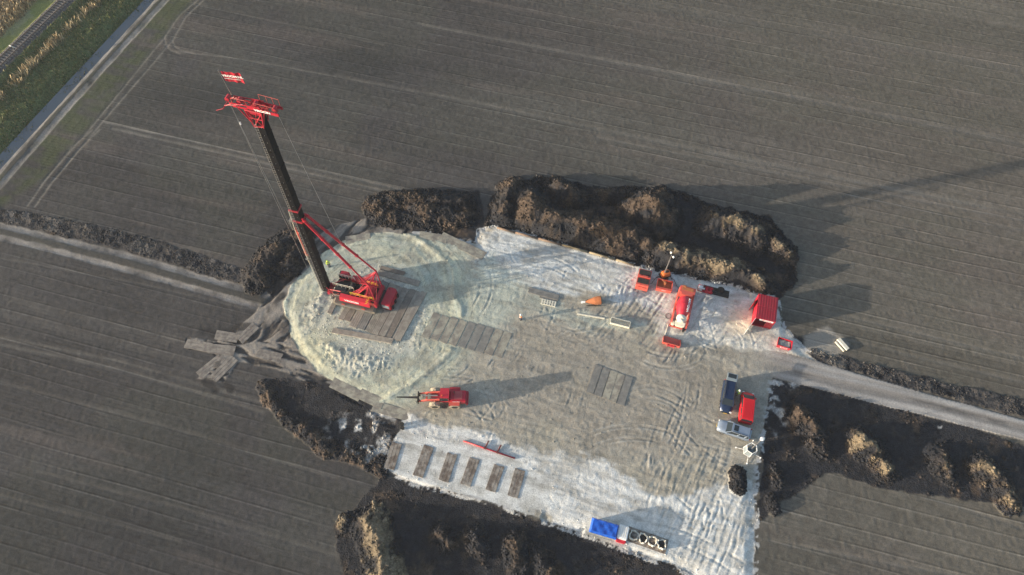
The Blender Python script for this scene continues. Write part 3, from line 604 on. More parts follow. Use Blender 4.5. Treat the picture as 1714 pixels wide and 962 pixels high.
def scatter(name, mat, pts, sizes, cols, kind='stuff', squash=0.7):
    """many small lumps in one mesh: rough octahedra with bulged edges"""
    base = np.array([(1, 0, 0), (.2, .9, 0), (-.8, .5, 0), (-.7, -.7, 0), (.4, -.9, 0), (.1, .1, .9), (0, 0, -.6), (.6, .5, .6), (-.6, -.1, .65), (.2, -.6, .65)], np.float32)
    from mathutils import geometry
    bm = bmesh.new(); [bm.verts.new(v) for v in base]; bmesh.ops.convex_hull(bm, input=bm.verts); bmesh.ops.triangulate(bm, faces=bm.faces)
    bm.verts.index_update(); vs = np.array([v.co[:] for v in bm.verts], np.float32); fs = np.array([[v.index for v in f.verts] for f in bm.faces], np.int32); bm.free()
    n = len(pts); nv = len(vs); nf = len(fs)
    a = rng.random(n)*2*PI; ca, sa = np.cos(a), np.sin(a)
    V_ = np.repeat(vs[None], n, 0)*(0.7+0.6*rng.random((n, nv, 1)))*sizes[:, None, None]*np.stack([np.ones(n), 0.6+0.5*rng.random(n), squash*(0.6+0.6*rng.random(n))], 1)[:, None, :]
    x = V_[..., 0]*ca[:, None]-V_[..., 1]*sa[:, None]; y = V_[..., 0]*sa[:, None]+V_[..., 1]*ca[:, None]
    co = np.stack([x, y, V_[..., 2]], 2)+pts[:, None, :]
    F_ = (fs[None]+(np.arange(n)*nv)[:, None, None]).reshape(-1, 3)
    me = bpy.data.meshes.new(name); me.vertices.add(n*nv); me.vertices.foreach_set('co', co.astype(np.float32).ravel())
    m = len(F_); me.loops.add(m*3); me.loops.foreach_set('vertex_index', F_.ravel().astype(np.int32))
    me.polygons.add(m); me.polygons.foreach_set('loop_start', np.arange(0, m*3, 3, dtype=np.int32))
    try: me.polygons.foreach_set('loop_total', np.full(m, 3, np.int32))
    except Exception: pass
    cat = me.color_attributes.new('soil_colour', 'FLOAT_COLOR', 'POINT'); cc = np.ones((n*nv, 4), np.float32); cc[:, :3] = np.repeat(cols, nv, 0); cat.data.foreach_set('color', cc.ravel())
    me.update(calc_edges=True); me.materials.append(mat)
    o = bpy.data.objects.new(name, me); COL.objects.link(o); return o
def pick(weight, n):
    p = weight.ravel().astype(np.float64); p /= p.sum(); idx = rng.choice(len(p), n, p=p)
    x = X.ravel()[idx]+(rng.random(n)-.5)*DX; y = Y.ravel()[idx]+(rng.random(n)-.5)*DX
    return x, y, Z.ravel()[idx], idx
def build_clods():
    sm_ = MATS['dark_soil']
    rim = (HI >= 0)*(0.22+1.0*sstep(1.4, 0.1, HH))+np.where(HI < 0, 1.0*low*(CL == 2), 0)+0.5*(CL == 2)*sstep(0.02, 0.2, hn2)*(low < .3)*0.25
    rim = rim*np.where(HI == 17, .28, 1)*sstep(-0.25, 0.2, hn+0.1)
    x, y, z, idx = pick(rim+1.2*rimc*(CL == 2)+1e-9, 36000)
    s = (0.06+0.24*rng.random(len(x))**2.6)*np.where(lowstrip.ravel()[idx] > .3, .65, 1); c = col.reshape(-1, 3)[idx]*(0.7+0.8*rng.random((len(x), 1))**1.5)
    tag(scatter('soil_clods', sm_, np.stack([x, y, z+s*0.1], 1), s, c), 'loose dark soil clods strewn over the heaps and banks', 'clods', kind='stuff')
    rim = (CL == 1)*(rub*0.8+0.15*sstep(1.6, 0.1, np.abs(pad))+0.02)
    x, y, z, idx = pick(rim+1e-9, 5000); s = 0.035+0.10*rng.random(len(x))**3
    c = col.reshape(-1, 3)[idx]*(0.7+0.6*rng.random((len(x), 1)))
    tag(scatter('sand_lumps', MATS['pad_sand'], np.stack([x, y, z], 1), s, c), 'small crumbs of sand and stone on the pale pad', 'rubble', kind='stuff')
def blades(name, label, weight, n, h0, h1, wd, cols, mat):
    x, y, z, idx = pick(weight+1e-12, n); a = rng.random(n)*PI; h = h0+(h1-h0)*rng.random(n); lx = (rng.random(n)-.5)*h*0.7; ly = (rng.random(n)-.5)*h*0.7
    ww = wd*(0.6+0.8*rng.random(n)); dx, dy = np.cos(a)*ww, np.sin(a)*ww
    co = np.stack([np.stack([x-dx, y-dy, z-.05], 1), np.stack([x+dx, y+dy, z-.05], 1), np.stack([x+lx+dx*.6, y+ly+dy*.6, z+h*.8], 1), np.stack([x+lx*1.4-dx*.3, y+ly*1.4, z+h], 1)], 1)
    me = bpy.data.meshes.new(name); me.vertices.add(n*4); me.vertices.foreach_set('co', co.astype(np.float32).ravel())
    me.loops.add(n*4); me.loops.foreach_set('vertex_index', np.arange(n*4, dtype=np.int32)); me.polygons.add(n); me.polygons.foreach_set('loop_start', np.arange(0, n*4, 4, dtype=np.int32))
    ct = me.color_attributes.new('soil_colour', 'FLOAT_COLOR', 'POINT'); pal = np.array(cols, np.float32); k = pal[rng.integers(0, len(pal), n)]*(0.7+0.6*rng.random((n, 1)))
    cc = np.ones((n*4, 4), np.float32); cc[:, :3] = np.repeat(k, 4, 0); ct.data.foreach_set('color', cc.ravel()); me.update(calc_edges=True)
    me.materials.append(mat); o = bpy.data.objects.new(name, me); COL.objects.link(o); return tag(o, label, 'grass' if 'grass' in name else 'reeds', kind='stuff')
def build_grass():
    gm_ = MATS['grass_ground']; b = (CL == 6)*1.0
    blades('bank_grass', 'tufty green grass covering the ditch bank', b*(0.3+sstep(-0.1, 0.3, g0))*(yel < 0.5), 26000, 0.15, 0.5, 0.10, [(0.12, 0.14, 0.055), (0.16, 0.175, 0.07), (0.085, 0.11, 0.045), (0.25, 0.22, 0.12)], gm_)
    blades('reeds', 'dry straw coloured reeds between the railway and the ditch', b*(rd2*sstep(-0.2, 0.2, WY)+0.8*rd), 9000, 0.6, 1.5, 0.09, [(0.42, 0.33, 0.20), (0.34, 0.25, 0.14), (0.48, 0.40, 0.27)], gm_)
# ------------------------------------------------------------------ timber mats and plates
GZ = 0.22
def slab(name, label, cat, c, L, Wd, Hh, rz, mat, group, z=0.0, planks=4, lugs=False):
    """one mat: planks side by side running along its length (local x)"""
    t = MB(); w_ = Wd/planks
    for k in range(planks):
        e = random.uniform(-.04, .04)
        t.box((e, -Wd/2+w_*(k+.5), Hh/2+random.uniform(-.008, .008)), (L+random.uniform(-.08, .05), w_-0.025, Hh), 0, 1.0)
    if planks > 1:
        for s in (-1, 1): t.box((s*L*0.36, 0, Hh/2-0.02), (0.10, Wd-0.03, Hh*0.7))
    o = t.build(name, mat, None, 0.012)
    o.location = (float(c[0]), float(c[1]), z); o.rotation_euler = (random.uniform(-.006, .006), random.uniform(-.006, .006), rz+random.uniform(-.018, .018))
    return tag(o, label, cat, group)
AD = np.array([math.cos(ANG), math.sin(ANG)]); BD = np.array([-math.sin(ANG), math.cos(ANG)])
def mats():
    G1 = 'timber mats under the piling rig'
    a = math.radians(-17); b = math.radians(68)
    ax = np.array([math.cos(a), math.sin(a)]); bx = np.array([math.cos(b), math.sin(b)])
    o0 = P(558, 543); n = 9; wds = [0.9, 0.9, 1.25, 1.25, 1.1, 1.0, 1.0, 1.0, 0.95]; s = 0.35
    for k in range(n):
        c = o0+ax*(s+wds[k]/2)+bx*(4.6+random.uniform(-.15, .15)); s += wds[k]+(0.12 if k in (1, 3, 7) else 0.04)
        lab = ['narrow timber mat at the left end of the deck below the mast foot', 'second timber mat from the left in the deck, beside a dark gap', 'wide timber mat under the front of the near crawler track', 'wide timber mat under the middle of the near crawler track',
               'pale timber mat under the rear end of the near crawler track', 'timber mat under the rig gantry, left of the housing', 'timber mat under the left side of the red housing', 'timber mat under the right side of the red housing', 'timber mat just right of the red housing, last of the inner deck'][k]
        slab('timber_mat', lab, 'timber mat', c, 8.6 if k > 1 else 7.2, wds[k], 0.20, b, [WOOD, WOOD2, WOOD, GREYW, PLATE, WOOD, WOOD, WOOD2, WOOD][k], G1, GZ+(.03 if k in (2, 5) else 0))
    def edge(pts, lab, m=WOOD, z=GZ):
        q = PP(pts); A, B = (q[0]+q[3])/2, (q[1]+q[2])/2; d = B-A; wd = (np.hypot(*(q[0]-q[3]))+np.hypot(*(q[1]-q[2])))/2
        slab('timber_mat', lab, 'timber mat', (A+B)/2, float(np.hypot(*d)), float(min(max(wd, .7), 1.3)), 0.22, math.atan2(d[1], d[0]), m, G1, z)
    edge([(558, 549), (660, 569), (657, 576), (556, 559)], 'long timber mat along the lower left border of the rig deck', WOOD)
    edge([(661, 569), (706, 489), (716, 492), (670, 572)], 'long timber mat along the right border of the rig deck', WOOD)
    edge([(632, 452), (703, 473), (702, 481), (634, 461)], 'long timber mat along the upper border of the rig deck behind the gantry', WOOD)
    edge([(638, 446), (679, 456), (677, 463), (636, 452)], 'short darker timber mat beyond the upper border mat of the rig deck', WOOD2, GZ-.06)
    edge([(548, 525), (562, 498), (569, 501), (555, 528)], 'short timber mat outermost at the left of the rig deck', WOOD, GZ-.03)
    # plates between platform and central yard
    G2 = 'muddy plates right of the round platform'
    c0 = P(722, 546); c1 = P(842, 577); n = 9
    labs = ['sand covered plate nearest the round platform', 'second plate from the round platform, crusted with sand', 'third plate from the round platform with a brown patch', 'fourth plate of the row, streaked with sand', 'fifth plate, middle of the row, mostly bare',
            'dark bare plate right of the middle of the row', 'darkest plate of the row, third from its right end', 'second plate from the right end of the row', 'last plate at the right end of the row, edge clearly outlined']
    for k in range(n):
        c = c0+(c1-c0)*k/(n-1)
        slab('ground_plate', labs[k], 'ground plate', c, 4.3, 1.25, 0.07, math.radians(68), [PLATE, PLATE, PLATE, PLATE, GREYW, GREYW, GREYW, PLATE, PLATE][k], G2, GZ-0.02, 1)
    G3 = 'plates laid in the middle of the yard'
    q = PP([(978.5, 655.8), (994.7, 609.7), (1059.5, 634.6), (1044.6, 680.8)]); u = (q[3]-q[0]); v = (q[1]-q[0]); L = float(np.hypot(*v)); rz = math.atan2(v[1], v[0])
    fr_ = [.02, .22, .42, .60, .80]; labs = ['leftmost plate of the set in the middle of the yard', 'second plate from the left in the middle of the yard', 'centre plate of the set in the middle of the yard, sand smeared', 'fourth plate in the middle of the yard with a pale crusted patch', 'rightmost plate in the middle of the yard, white line on its edge']
    for k in range(5): slab('ground_plate', labs[k], 'ground plate', q[0]+v/2+u*(fr_[k]+.10), L, float(np.hypot(*u))*.185, 0.07, rz, PLATE if k in (2, 3) else GREYW, G3, GZ+0.01, 1)
    G4 = 'brown mats spaced along the lower pad edge'
    labs = ['brown mat at the left end of the lower pad edge, muddy end', 'second brown mat from the left on the lower pad edge', 'third brown mat from the left on the lower pad edge', 'fourth brown mat on the lower pad edge, clean and dark', 'fifth brown mat on the lower pad edge', 'sixth brown mat, right end of the evenly spaced row']
    for k, (x0, y0, x1, y1) in enumerate([(665, 742, 652, 785), (718, 747, 700, 798), (758, 760, 742, 806), (795, 768, 779, 812), (836, 780, 821, 822), (871, 786, 858, 832)]):
        A, B = P(x0, y0), P(x1, y1); d = A-B
        slab('brown_mat', labs[k], 'timber mat', (A+B)/2, float(np.hypot(*d)), 1.45, 0.09, math.atan2(d[1], d[0]), WOODB, G4, GZ, 3)
    G5 = 'pale plates carrying the track round the platform'
    for (x, y, L, a_, lab) in [(765, 408, 6.0, -28, 'pale muddy plate at the top right of the round platform'), (790, 420, 4.5, -28, 'short plate beside the white corner of the pad'), (725, 398, 4.5, -12, 'plate on the upper rim of the round platform'),
                              (580, 652, 5.0, -26, 'pale plate on the lower left rim of the platform'), (655, 688, 5.5, -17, 'pale plate below the wheel loader boom at the black soil'), (622, 668, 4.0, -24, 'small pale plate on the rim left of the loader boom'), (600, 400, 4.0, 10, 'grey plate on the upper left rim behind the back stays')]:
        slab('ground_plate', lab, 'ground plate', P(x, y), L, 1.6, 0.08, math.radians(a_), PLATE, G5, gz_flat(*P(x, y), 1.2)+0.0, 2)
    PATHP = paint('clay_crusted_plate', (0.25, 0.225, 0.195), 0.85, 0, 0.85, (0.13, 0.115, 0.105), 1.3, 0.6, 0.42, 0.58, True)
    G6 = 'pale wheel plates of the cross at the field end of the haul path'
    for (x0, y0, x1, y1, lab) in [(312, 574, 352, 582, 'outermost pale plate pointing left at the end of the cross'), (352, 583, 392, 587, 'pale plate joining the left arm of the cross'), (362, 560, 398, 566, 'upper pale plate of the cross, beside black soil'), (334, 628, 372, 597, 'left plate of the pair pointing down the field'),
                                  (358, 634, 392, 600, 'right plate of the pair pointing down the field'), (402, 570, 428, 545, 'pale plate on the upper right arm of the cross'), (432, 590, 470, 600, 'pale plate on the right arm of the cross')]:
        A, B = P(x0, y0), P(x1, y1); d = B-A
        slab('ground_plate', lab, 'ground plate', (A+B)/2, float(np.hypot(*d))*1.06, 1.5, 0.08, math.atan2(d[1], d[0]), PATHP, G6, gz_flat(*((A+B)/2), 1.5)-.01, 3)

# ------------------------------------------------------------------ piling rig
def rig():
    c = np.array([-23.1, 49.75]); hd = math.radians(165); z0 = GZ+0.20
    r = thing('piling_rig', 'tall red crawler piling rig with a black leader mast and two red back stays', 'piling rig', c, hd)
    ch, sh = math.cos(hd), math.sin(hd)
    def L(x, y, z): dx, dy = x-c[0], y-c[1]; return np.array([dx*ch+dy*sh, -dx*sh+dy*ch, z])
    def LP(px, py, z): return L(*P(px, py, z), z)
    for s in (1, -1):       # crawler tracks
        m = MB(); prof = [(-3.0, .05), (2.9, .05), (3.35, .40), (3.35, .62), (2.95, .98), (-3.0, .98), (-3.35, .62), (-3.35, .40)]
        m.prism([(x, z+z0) for x, z in prof], s*1.95-.42, s*1.95+.42)
        for k in range(26):
            x = -3.0+k*6.0/25
            m.box((x, s*1.95, z0+.99), (0.13, .90, .05)); m.box((x, s*1.95, z0+.03), (.13, .90, .05))
        tr = m.build('crawler_track', TRACKM, r, 0.02)
        m = MB(); m.box((0, s*2.40, z0+.52), (5.2, .07, .38)); m.box((0, s*2.42, z0+.86), (5.9, .08, .08)); m.build('track_frame', STEEL, tr, .01)
        for k in (-1.6, 1.6): m = MB(); m.box((k, s*2.43, z0+1.02), (.5, .12, .18)); m.cyl((k, s*2.4, z0+1.1), (k, s*2.4, z0+1.35), .04); m.build('foot_step', ORED, tr)
    m = MB(); m.box((0, 0, z0+.62), (2.6, 3.2, .5)); m.cyl((0, 0, z0+.8), (0, 0, z0+1.25), 1.15, n=24); m.build('undercarriage', DARK, r, .03)
    zd = z0+1.25
    m = MB(); m.box((-.2, 0, zd+.15), (7.6, 2.5, .3)); m.box((2.6, 0, zd+.42), (1.8, 1.5, .4)); m.build('main_deck', DARK, r, .03)
    # side housings
    m = MB(); m.hexa([(-2.6, 1.25, zd-.1), (2.3, 1.25, zd-.1), (2.3, 2.05, zd-.1), (-2.6, 2.05, zd-.1)], [(-2.5, 1.25, zd+1.05), (2.2, 1.25, zd+1.05), (2.2, 1.85, zd+.95), (-2.5, 1.85, zd+.95)])
    hs = m.build('side_housing', RED2, r, .04)
    text('VROOM', .50, WHITE, hs, (.3, 2.0, zd+.47), (math.radians(82), 0, PI), 'lettering', .01, .02, 1.25)
    m = MB(); m.box((.3, 1.99, zd+.46), (2.3, .03, .02)); 
    m = MB(); m.box((-.6, -1.65, zd+.5), (4.2, .85, 1.15)); m.build('side_housing', RED, r, .05)
    m = MB()
    for k in range(5): m.box((-2.05-.11*(k%2), 1.2+.19*k, zd+1.09+.0*k), (.34, .09, .03), math.radians(35))
    m.build('warning_stripes', YELLOW, r)
    # operator cab at far front side
    m = MB(); m.hexa([(1.9, -2.2, zd-.1), (3.6, -2.2, zd-.1), (3.6, -1.3, zd-.1), (1.9, -1.3, zd-.1)], [(2.0, -2.15, zd+1.6), (3.2, -2.15, zd+1.6), (3.2, -1.35, zd+1.6), (2.0, -1.35, zd+1.6)])
    cb = m.build('cab', RED, r, .06)
    m = MB(); m.box((2.75, -1.74, zd+.98), (1.5, .96, .65)); m.build('cab_window', GLASS, cb, .03)
    # winches and engine on the deck
    for x, w_ in ((1.0, 1.5), (-.5, 1.7)):
        m = MB(); m.cyl((x, -w_/2, zd+.72), (x, w_/2, zd+.72), .36, n=18)
        for s in (-1, 1): m.cyl((x, s*w_/2, zd+.72), (x, s*(w_/2+.07), zd+.72), .52, n=20)
        m.build('winch_drum', DARK, r)
    m = MB(); m.box((-2.0, -.1, zd+.75), (1.3, 1.9, .9)); m.box((-2.0, -.1, zd+1.25), (.7, 1.2, .14)); m.build('engine_cover', RED, r, .06)
    m = MB(); m.box((-3.35, 0, zd+.35), (.55, 3.5, 1.0)); m.build('rear_ballast', RED, r, .08)
    # walkway rails, cream and orange
    def rail(y, z, x0, x1, mt, nm='handrail'):
        m = MB(); m.cyl((x0, y, z), (x1, y, z), .035); m.cyl((x0, y, z-.4), (x1, y, z-.4), .02)
        for k in range(6): x = x0+(x1-x0)*k/5; m.cyl((x, y, z), (x, y, z-.95), .022)
        m.build(nm, mt, r)
    rail(1.2, zd+2.0, -3.0, .6, YELLOW); rail(.35, zd+2.0, .4, 3.7, CREAM); rail(-1.2, zd+2.0, -2.8, -1.2, YELLOW); rail(-1.25, zd+2.05, .8, 3.4, CREAM); rail(2.05, zd+1.75, -3.5, -2.5, ORED)
    # front support frame holding the leader foot
    B0 = L(*P(548, 484, .8), .8)
    B1 = LP(430, 186, 40.0); bx, by = B0[0], B0[1]
    m = MB()
    for s in (-1, 1):
        m.truss((2.6, s*.95, zd+.1), (bx-.55, by+s*.45, zd-.2), .42, .055, 5); m.cyl((2.2, s*1.1, zd+1.2), (bx-.5, by+s*.4, zd+.2), .07)
        m.cyl((bx-1.4, by+s*.8, z0+.1), (bx-.5, by+s*.5, zd+.9), .06)
    m.box((bx-.75, by, zd-.25), (.5, 1.7, .7)); m.build('front_frame', RED, r)
    for s in (-1, 1): m = MB(); m.cyl((bx-1.1, by+s*.95, z0-.2), (bx-1.1, by+s*.95, zd), .09); m.cyl((bx-1.1, by+s*.95, z0-.19), (bx-1.1, by+s*.95, z0-.1), .24); m.build('support_leg', STEEL, r)
    # leader mast
    A = Vector([bx, by, .8]); B = Vector([float(v) for v in B1]); A = Vector([float(a) for a in A])
    D = (B-A).normalized(); sx = Vector((1, 0, 0)); sx = (sx-D*sx.dot(D)).normalized(); sy = D.cross(sx)
    q = Matrix((sx, sy, D)).transposed()
    ln = (B-A).length
    def T(u, v, t): return tuple(A+sx*u+sy*v+D*t)
    m = MB(); h = .52
    m._add([T(u, v, t) for t in (0.2, ln) for u, v in ((-h, -h), (h, -h), (h, h), (-h, h))], [(3, 2, 1, 0), (4, 5, 6, 7), (0, 1, 5, 4), (1, 2, 6, 5), (2, 3, 7, 6), (3, 0, 4, 7)])
    for k in range(14):                         # section flanges
        t = 1.5+k*(ln-2)/13
        m._add([T(u, v, tt) for tt in (t, t+.14) for u, v in ((-h-.05, -h-.05), (h+.05, -h-.05), (h+.05, h+.05), (-h-.05, h+.05))], [(3, 2, 1, 0), (4, 5, 6, 7), (0, 1, 5, 4), (1, 2, 6, 5), (2, 3, 7, 6), (3, 0, 4, 7)])
    ld = m.build('leader', MASTM, r)
    m = MB()
    for v in (-.34, .34): m.cyl(T(h+.16, v, .2), T(h+.16, v, ln-.5), .055, n=6)
    for k in range(64):
        t = .6+k*(ln-1.6)/63; m.cyl(T(h, .34, t), T(h+.16, .34, t), .03, n=4, cap=False); m.cyl(T(h, -.34, t), T(h+.16, -.34, t), .03, n=4, cap=False)
    m.build('guide_rail', DARK, ld)
    m = MB()
    for k in range(46):
        t = 1.0+k*(ln-3)/45; v = -.42 if k % 2 else .42; m.cyl(T(h+.03, v, t), T(h+.03, -v, t+(ln-3)/45), .045, n=4, cap=False)
    m.build('lacing', STEEL, ld)
    m = MB()                                    # ladder on the camera side
    for u in (.12, .42): m.cyl(T(u, h+.22, 1), T(u, h+.22, ln-1), .022, n=5)
    for k in range(90):
        t = 1.2+k*(ln-2.6)/89; m.cyl(T(.12, h+.22, t), T(.42, h+.22, t), .020, n=4, cap=False)
        if k % 3 == 0: m.cyl(T(.27, h, t), T(.30, h+.22, t+.25), .035, n=4, cap=False)
    m.build('ladder', STEEL, ld)
    m = MB()                                     # pale lugs on the flank
    for k in range(30):
        t = 2+k*(ln-4)/29; m.cyl(T(-.2, h+.0, t), T(-.2, h+.05, t), .05, n=6)
    m.build('lug', STEEL, ld)
    # pipes/hoses along the lower front edge
    m = MB(); m.tube([T(h+.3, .45, .4), T(h+.34, .45, 9), T(h+.55, .4, 16), T(h+.4, .3, 21)], .05); m.tube([T(h+.2, -.45, .4), T(h+.2, -.4, 14)], .04); m.build('hose', CREAM, ld)
    m = MB(); m.cyl(T(h+.55, 0, 10), T(h+.55, 0, 16.5), .26, n=12); m.box(T(h+.3, 0, 10.4), (.5, .8, .5)); m.box(T(h+.3, 0, 16), (.5, .8, .5)); m.build('drive_hammer', ORED, r, .02)
    m = MB(); m.cyl(T(h+.65, 0, 8.2), T(h+.65, 0, 10.0), .20, n=12); m.cyl(T(h+.9, .35, 16.4), T(h+1.0, .2, 18.4), .10); m.box(T(h+.5, .1, 18.6), (.7, .6, .5)); m.box(T(h+.45, .1, 9.2), (.5, .9, .25)); m.build('hammer_guide', STEEL, r, .02)
    m = MB(); m.tube([T(h+.9, .2, 18.4), T(h+1.5, .2, 15), T(h+1.35, .2, 11), T(h+.8, .2, 10)], .05); m.build('hose', BLACK, r)
    m = MB()
    for t0 in (19.2, 21.6):
        m = MB(); m.box(T(0, 0, t0), (1.3, 1.3, .28)); m.build('leader_collar', RED, r, .02)
    # head
    hx = lambda u, v, t: T(u, v, ln+t)
    m = MB(); 
    def beam(p, q_, w_, hh):
        a = Vector(p); b = Vector(q_); d = (b-a).normalized(); s_ = d.cross(Vector((0, 0, 1))).normalized(); z_ = s_.cross(d)
        vs = [tuple(e+s_*(i*w_/2)+z_*(j*hh/2)) for e in (a, b) for i, j in ((-1, -1), (1, -1), (1, 1), (-1, 1))]
        m._add(vs, [(3, 2, 1, 0), (4, 5, 6, 7), (0, 1, 5, 4), (1, 2, 6, 5), (2, 3, 7, 6), (3, 0, 4, 7)])
    for v in (-.5, .5): beam(hx(-2.9, v, .80), hx(.6, v, .95), .09, .44); beam(hx(-.9, v, 1.25), hx(2.6, v, 1.0), .08, .14); beam(hx(.6, v, .7), hx(2.3, v, .6), .08, .22)
    m.build('head_plate', RED2, r, .02)
    m = MB()
    for v in (-.5, .5):
        m.cyl(hx(.45, v, -2.0), hx(1.9, v, .8), .07); m.cyl(hx(-.45, v, -2.0), hx(-1.2, v, .6), .06); m.cyl(hx(.45, v, -2.0), hx(-.3, v, .6), .06); m.cyl(hx(.6, v, -1.2), hx(.7, v, .8), .05)
        m.cyl(hx(2.4, v, .9), hx(3.3, v, .3), .05); m.cyl(hx(1.0, v, 1.2), hx(3.3, v, .4), .05)
    for u in (-2.6, -1.6, -.6, .4, 1.4, 2.4, 3.2): m.cyl(hx(u, -.55, .95 if u < 2.5 else .45), hx(u, .55, .95 if u < 2.5 else .45), .05)
    for u in (-2, -1, 0, 1, 2): m.cyl(hx(u, -.5, 1.1), hx(u+1, .5, 1.1), .035)
    m.cyl(hx(3.3, -.9, .3), hx(3.3, .9, .3), .05); m.cyl(hx(3.3, .9, .3), hx(4.1, 1.1, .0), .035); 
    m.build('head_frame', RED, r)
    m = MB()
    for v in (-.56, .56):
        cs_ = [(-.55, -1.7), (.6, -2.0), (1.0, .5), (-.9, .5)]
        for i in range(4): m.cyl(hx(cs_[i][0], v, cs_[i][1]), hx(cs_[(i+1) % 4][0], v, cs_[(i+1) % 4][1]), .08, n=6)
        m.cyl(hx(-.55, v, -1.7), hx(1.0, v, .5), .06, n=6); m.cyl(hx(.6, v, -2.0), hx(-.9, v, .5), .06, n=6); m.cyl(hx(-.7, v, -.6), hx(.8, v, -.6), .06, n=6)
    m.build('head_cradle', RED2, r)
    m = MB()
    for v in (-.5, .5): m.prism([(-.60, -.25), (.9, -.25), (.95, .3), (-.8, .3)], v-.02, v+.02)
    m.v = [hx(x, y, z) for x, y, z in m.v]; m.build('head_web', RED, r)
    m = MB()
    for u in (-2.35, -.2, 1.6, 2.9): m.cyl(hx(u, -.30, 1.15), hx(u, .30, 1.15), .25, n=16)
    m.build('pulley', RED, r)
    m = MB()
    for v in (-.62, .62):
        m.cyl(hx(-2.6, v, 1.9), hx(-.4, v, 2.0), .025)
        for u in (-2.6, -1.9, -1.2, -.4): m.cyl(hx(u, v, 1.0), hx(u, v, 1.95), .022)
    m.cyl(hx(.6, .5, 1.9), hx(2.2, .5, 1.8), .03); m.cyl(hx(.6, .5, 1.0), hx(.6, .5, 1.9), .03); m.cyl(hx(2.2, .5, 1.0), hx(2.2, .5, 1.8), .03)
    m.build('head_railing', ORED, r)
    text('VROOM', .40, WHITE, r, hx(-1.1, .572, .86), (math.radians(88), 0, PI), 'lettering', .006, .02, 1.25)
    # flag
    F0 = Vector(LP(388, 158, 41.5)); F1 = Vector(LP(365, 117, 45.3)); F0 = Vector([float(i) for i in F0]); F1 = Vector([float(i) for i in F1])
    m = MB(); m.cyl(F0, F1, .065, .045); m.build('flagpole', STEEL, r)
    # flag streams toward the rear of the rig
    fa = Vector([float(i) for i in LP(369, 119, 45.0)]); fb = Vector([float(i) for i in LP(402, 123, 45.0)]); fd = (fb-fa); fl = fd.length; fd.normalize()
    dn = (F0-F1).normalized(); fh = 1.45
    m = MB(); N_ = 14; vs = []
    nn = fd.cross(dn).normalized()
    for i in range(N_+1):
        for j in range(5):
            p = fa+fd*(fl*i/N_)+dn*(fh*j/4)+nn*(0.09*math.sin(i*1.15+j*.3)*i/N_); vs.append(tuple(p))
    m._add(vs, [(i*5+j, (i+1)*5+j, (i+1)*5+j+1, i*5+j+1) for i in range(N_) for j in range(4)])
    fo = m.build('flag', RED2, r)
    sd = fo.modifiers.new('cloth_thickness', 'SOLIDIFY'); sd.thickness = .012; sd.offset = 0
    up_ = -dn; Mr = Matrix((fd, up_, fd.cross(up_))).transposed()
    if (fd.cross(up_)).z < 0: pass
    def ftxt(s, size, x, y, w_):
        o = text(s, size, WHITE, fo, (0, 0, 0), (0, 0, 0), 'lettering', .004, .02, 1)
        nrm = fd.cross(up_).normalized(); M3 = Matrix((fd, up_, nrm)).transposed().to_4x4(); M3.translation = fa+fd*(fl*x)+dn*(fh*y)+nrm*.11
        o.matrix_local = M3 @ Matrix.Diagonal((w_, 1, 1, 1))
    ftxt('VROOM.NL', .43, .54, .34, .98); 
    m = MB(); nrm = fd.cross(up_).normalized(); a_ = fa+dn*(fh*.60)+nrm*.105+fd*(fl*.05); b_ = a_+fd*(fl*.85); m._add([tuple(a_), tuple(b_), tuple(b_+dn*.07), tuple(a_+dn*.07)], [(0, 1, 2, 3)]); m.build('flag_stripe', WHITE, fo)
    # gantry A-frame
    G1_ = LP(617, 477, 5.6); G2_ = LP(630, 454, 5.6)
    m = MB()
    for g, s in ((G1_, 1), (G2_, -1)):
        y_ = float(g[1])
        m.cyl((-3.4, s*1.35, zd+.2), g, .085); m.cyl((.3, s*1.1, zd+.2), g, .085); m.cyl((-1.5, s*1.2, zd+.2), g, .05)
        m.cyl((-2.5, s*1.3, (zd+5.6)/2+.2), (-.2, s*1.15, (zd+5.6)/2-.6), .04); m.cyl((-3.4, s*1.35, zd+1.0), (.2, s*1.1, zd+1.6), .04); m.cyl((-.3, s*1.1, zd+.2), (-2.2, s*1.2, zd+2.6), .04)
    m.cyl(G1_, G2_, .09); m.cyl(G1_, (-3.4, -1.35, zd+.5), .045); m.cyl(G2_, (-3.4, 1.35, zd+.5), .045); m.cyl((-2.4, 1.3, zd+2), (-2.4, -1.3, zd+2), .05); m.cyl(G1_, (.3, -1.1, zd+.8), .04); m.cyl(G2_, (.3, 1.1, zd+.8), .04)
    m.build('gantry', RED2, r)
    m = MB(); m.truss((1.0, 1.0, zd+.4), (G1_[0]+.3, G1_[1], 4.9), .3, .04, 6); m.truss((1.0, -1.0, zd+.4), (G2_[0]+.3, G2_[1], 4.9), .3, .04, 6); m.build('gantry_strut', RED, r)
    # back stays
    for g, s in ((G1_, 1), (G2_, -1)):
        top = Vector(T(-.75, s*.40, 20.0)); g_ = Vector([float(i) for i in g])
        m = MB(); d = (top-g_)
        m.cyl(g_, g_+d*.30, .13); m.cyl(g_+d*.30, g_+d*.97, .19, n=12); m.cyl(g_+d*.97, top, .13)
        for k in (.3, .5, .72, .97): m.cyl(g_+d*(k-.006), g_+d*(k+.006), .25, n=12)
        st = m.build('back_stay', RED2, r, 0, False)
        off = Vector((0, s*.0, .24)); m = MB(); m.tube([g_+d*t+off for t in (0, .25, .5, .75, .95)], .035)
        for t in (.1, .3, .5, .7, .9): m.cyl(g_+d*t, g_+d*t+off, .03)
        m.build('hose', ORED, st)
    # ropes
    m = MB()
    for (u, v, e) in ((2.7, .30, (B0[0]+1.6, B0[1]+.2)), (3.0, .1, (B0[0]+2.0, B0[1]+.1))):
        m.cyl(hx(u, v, .9), T(h+1.2, v, 17.5), .022, n=5)
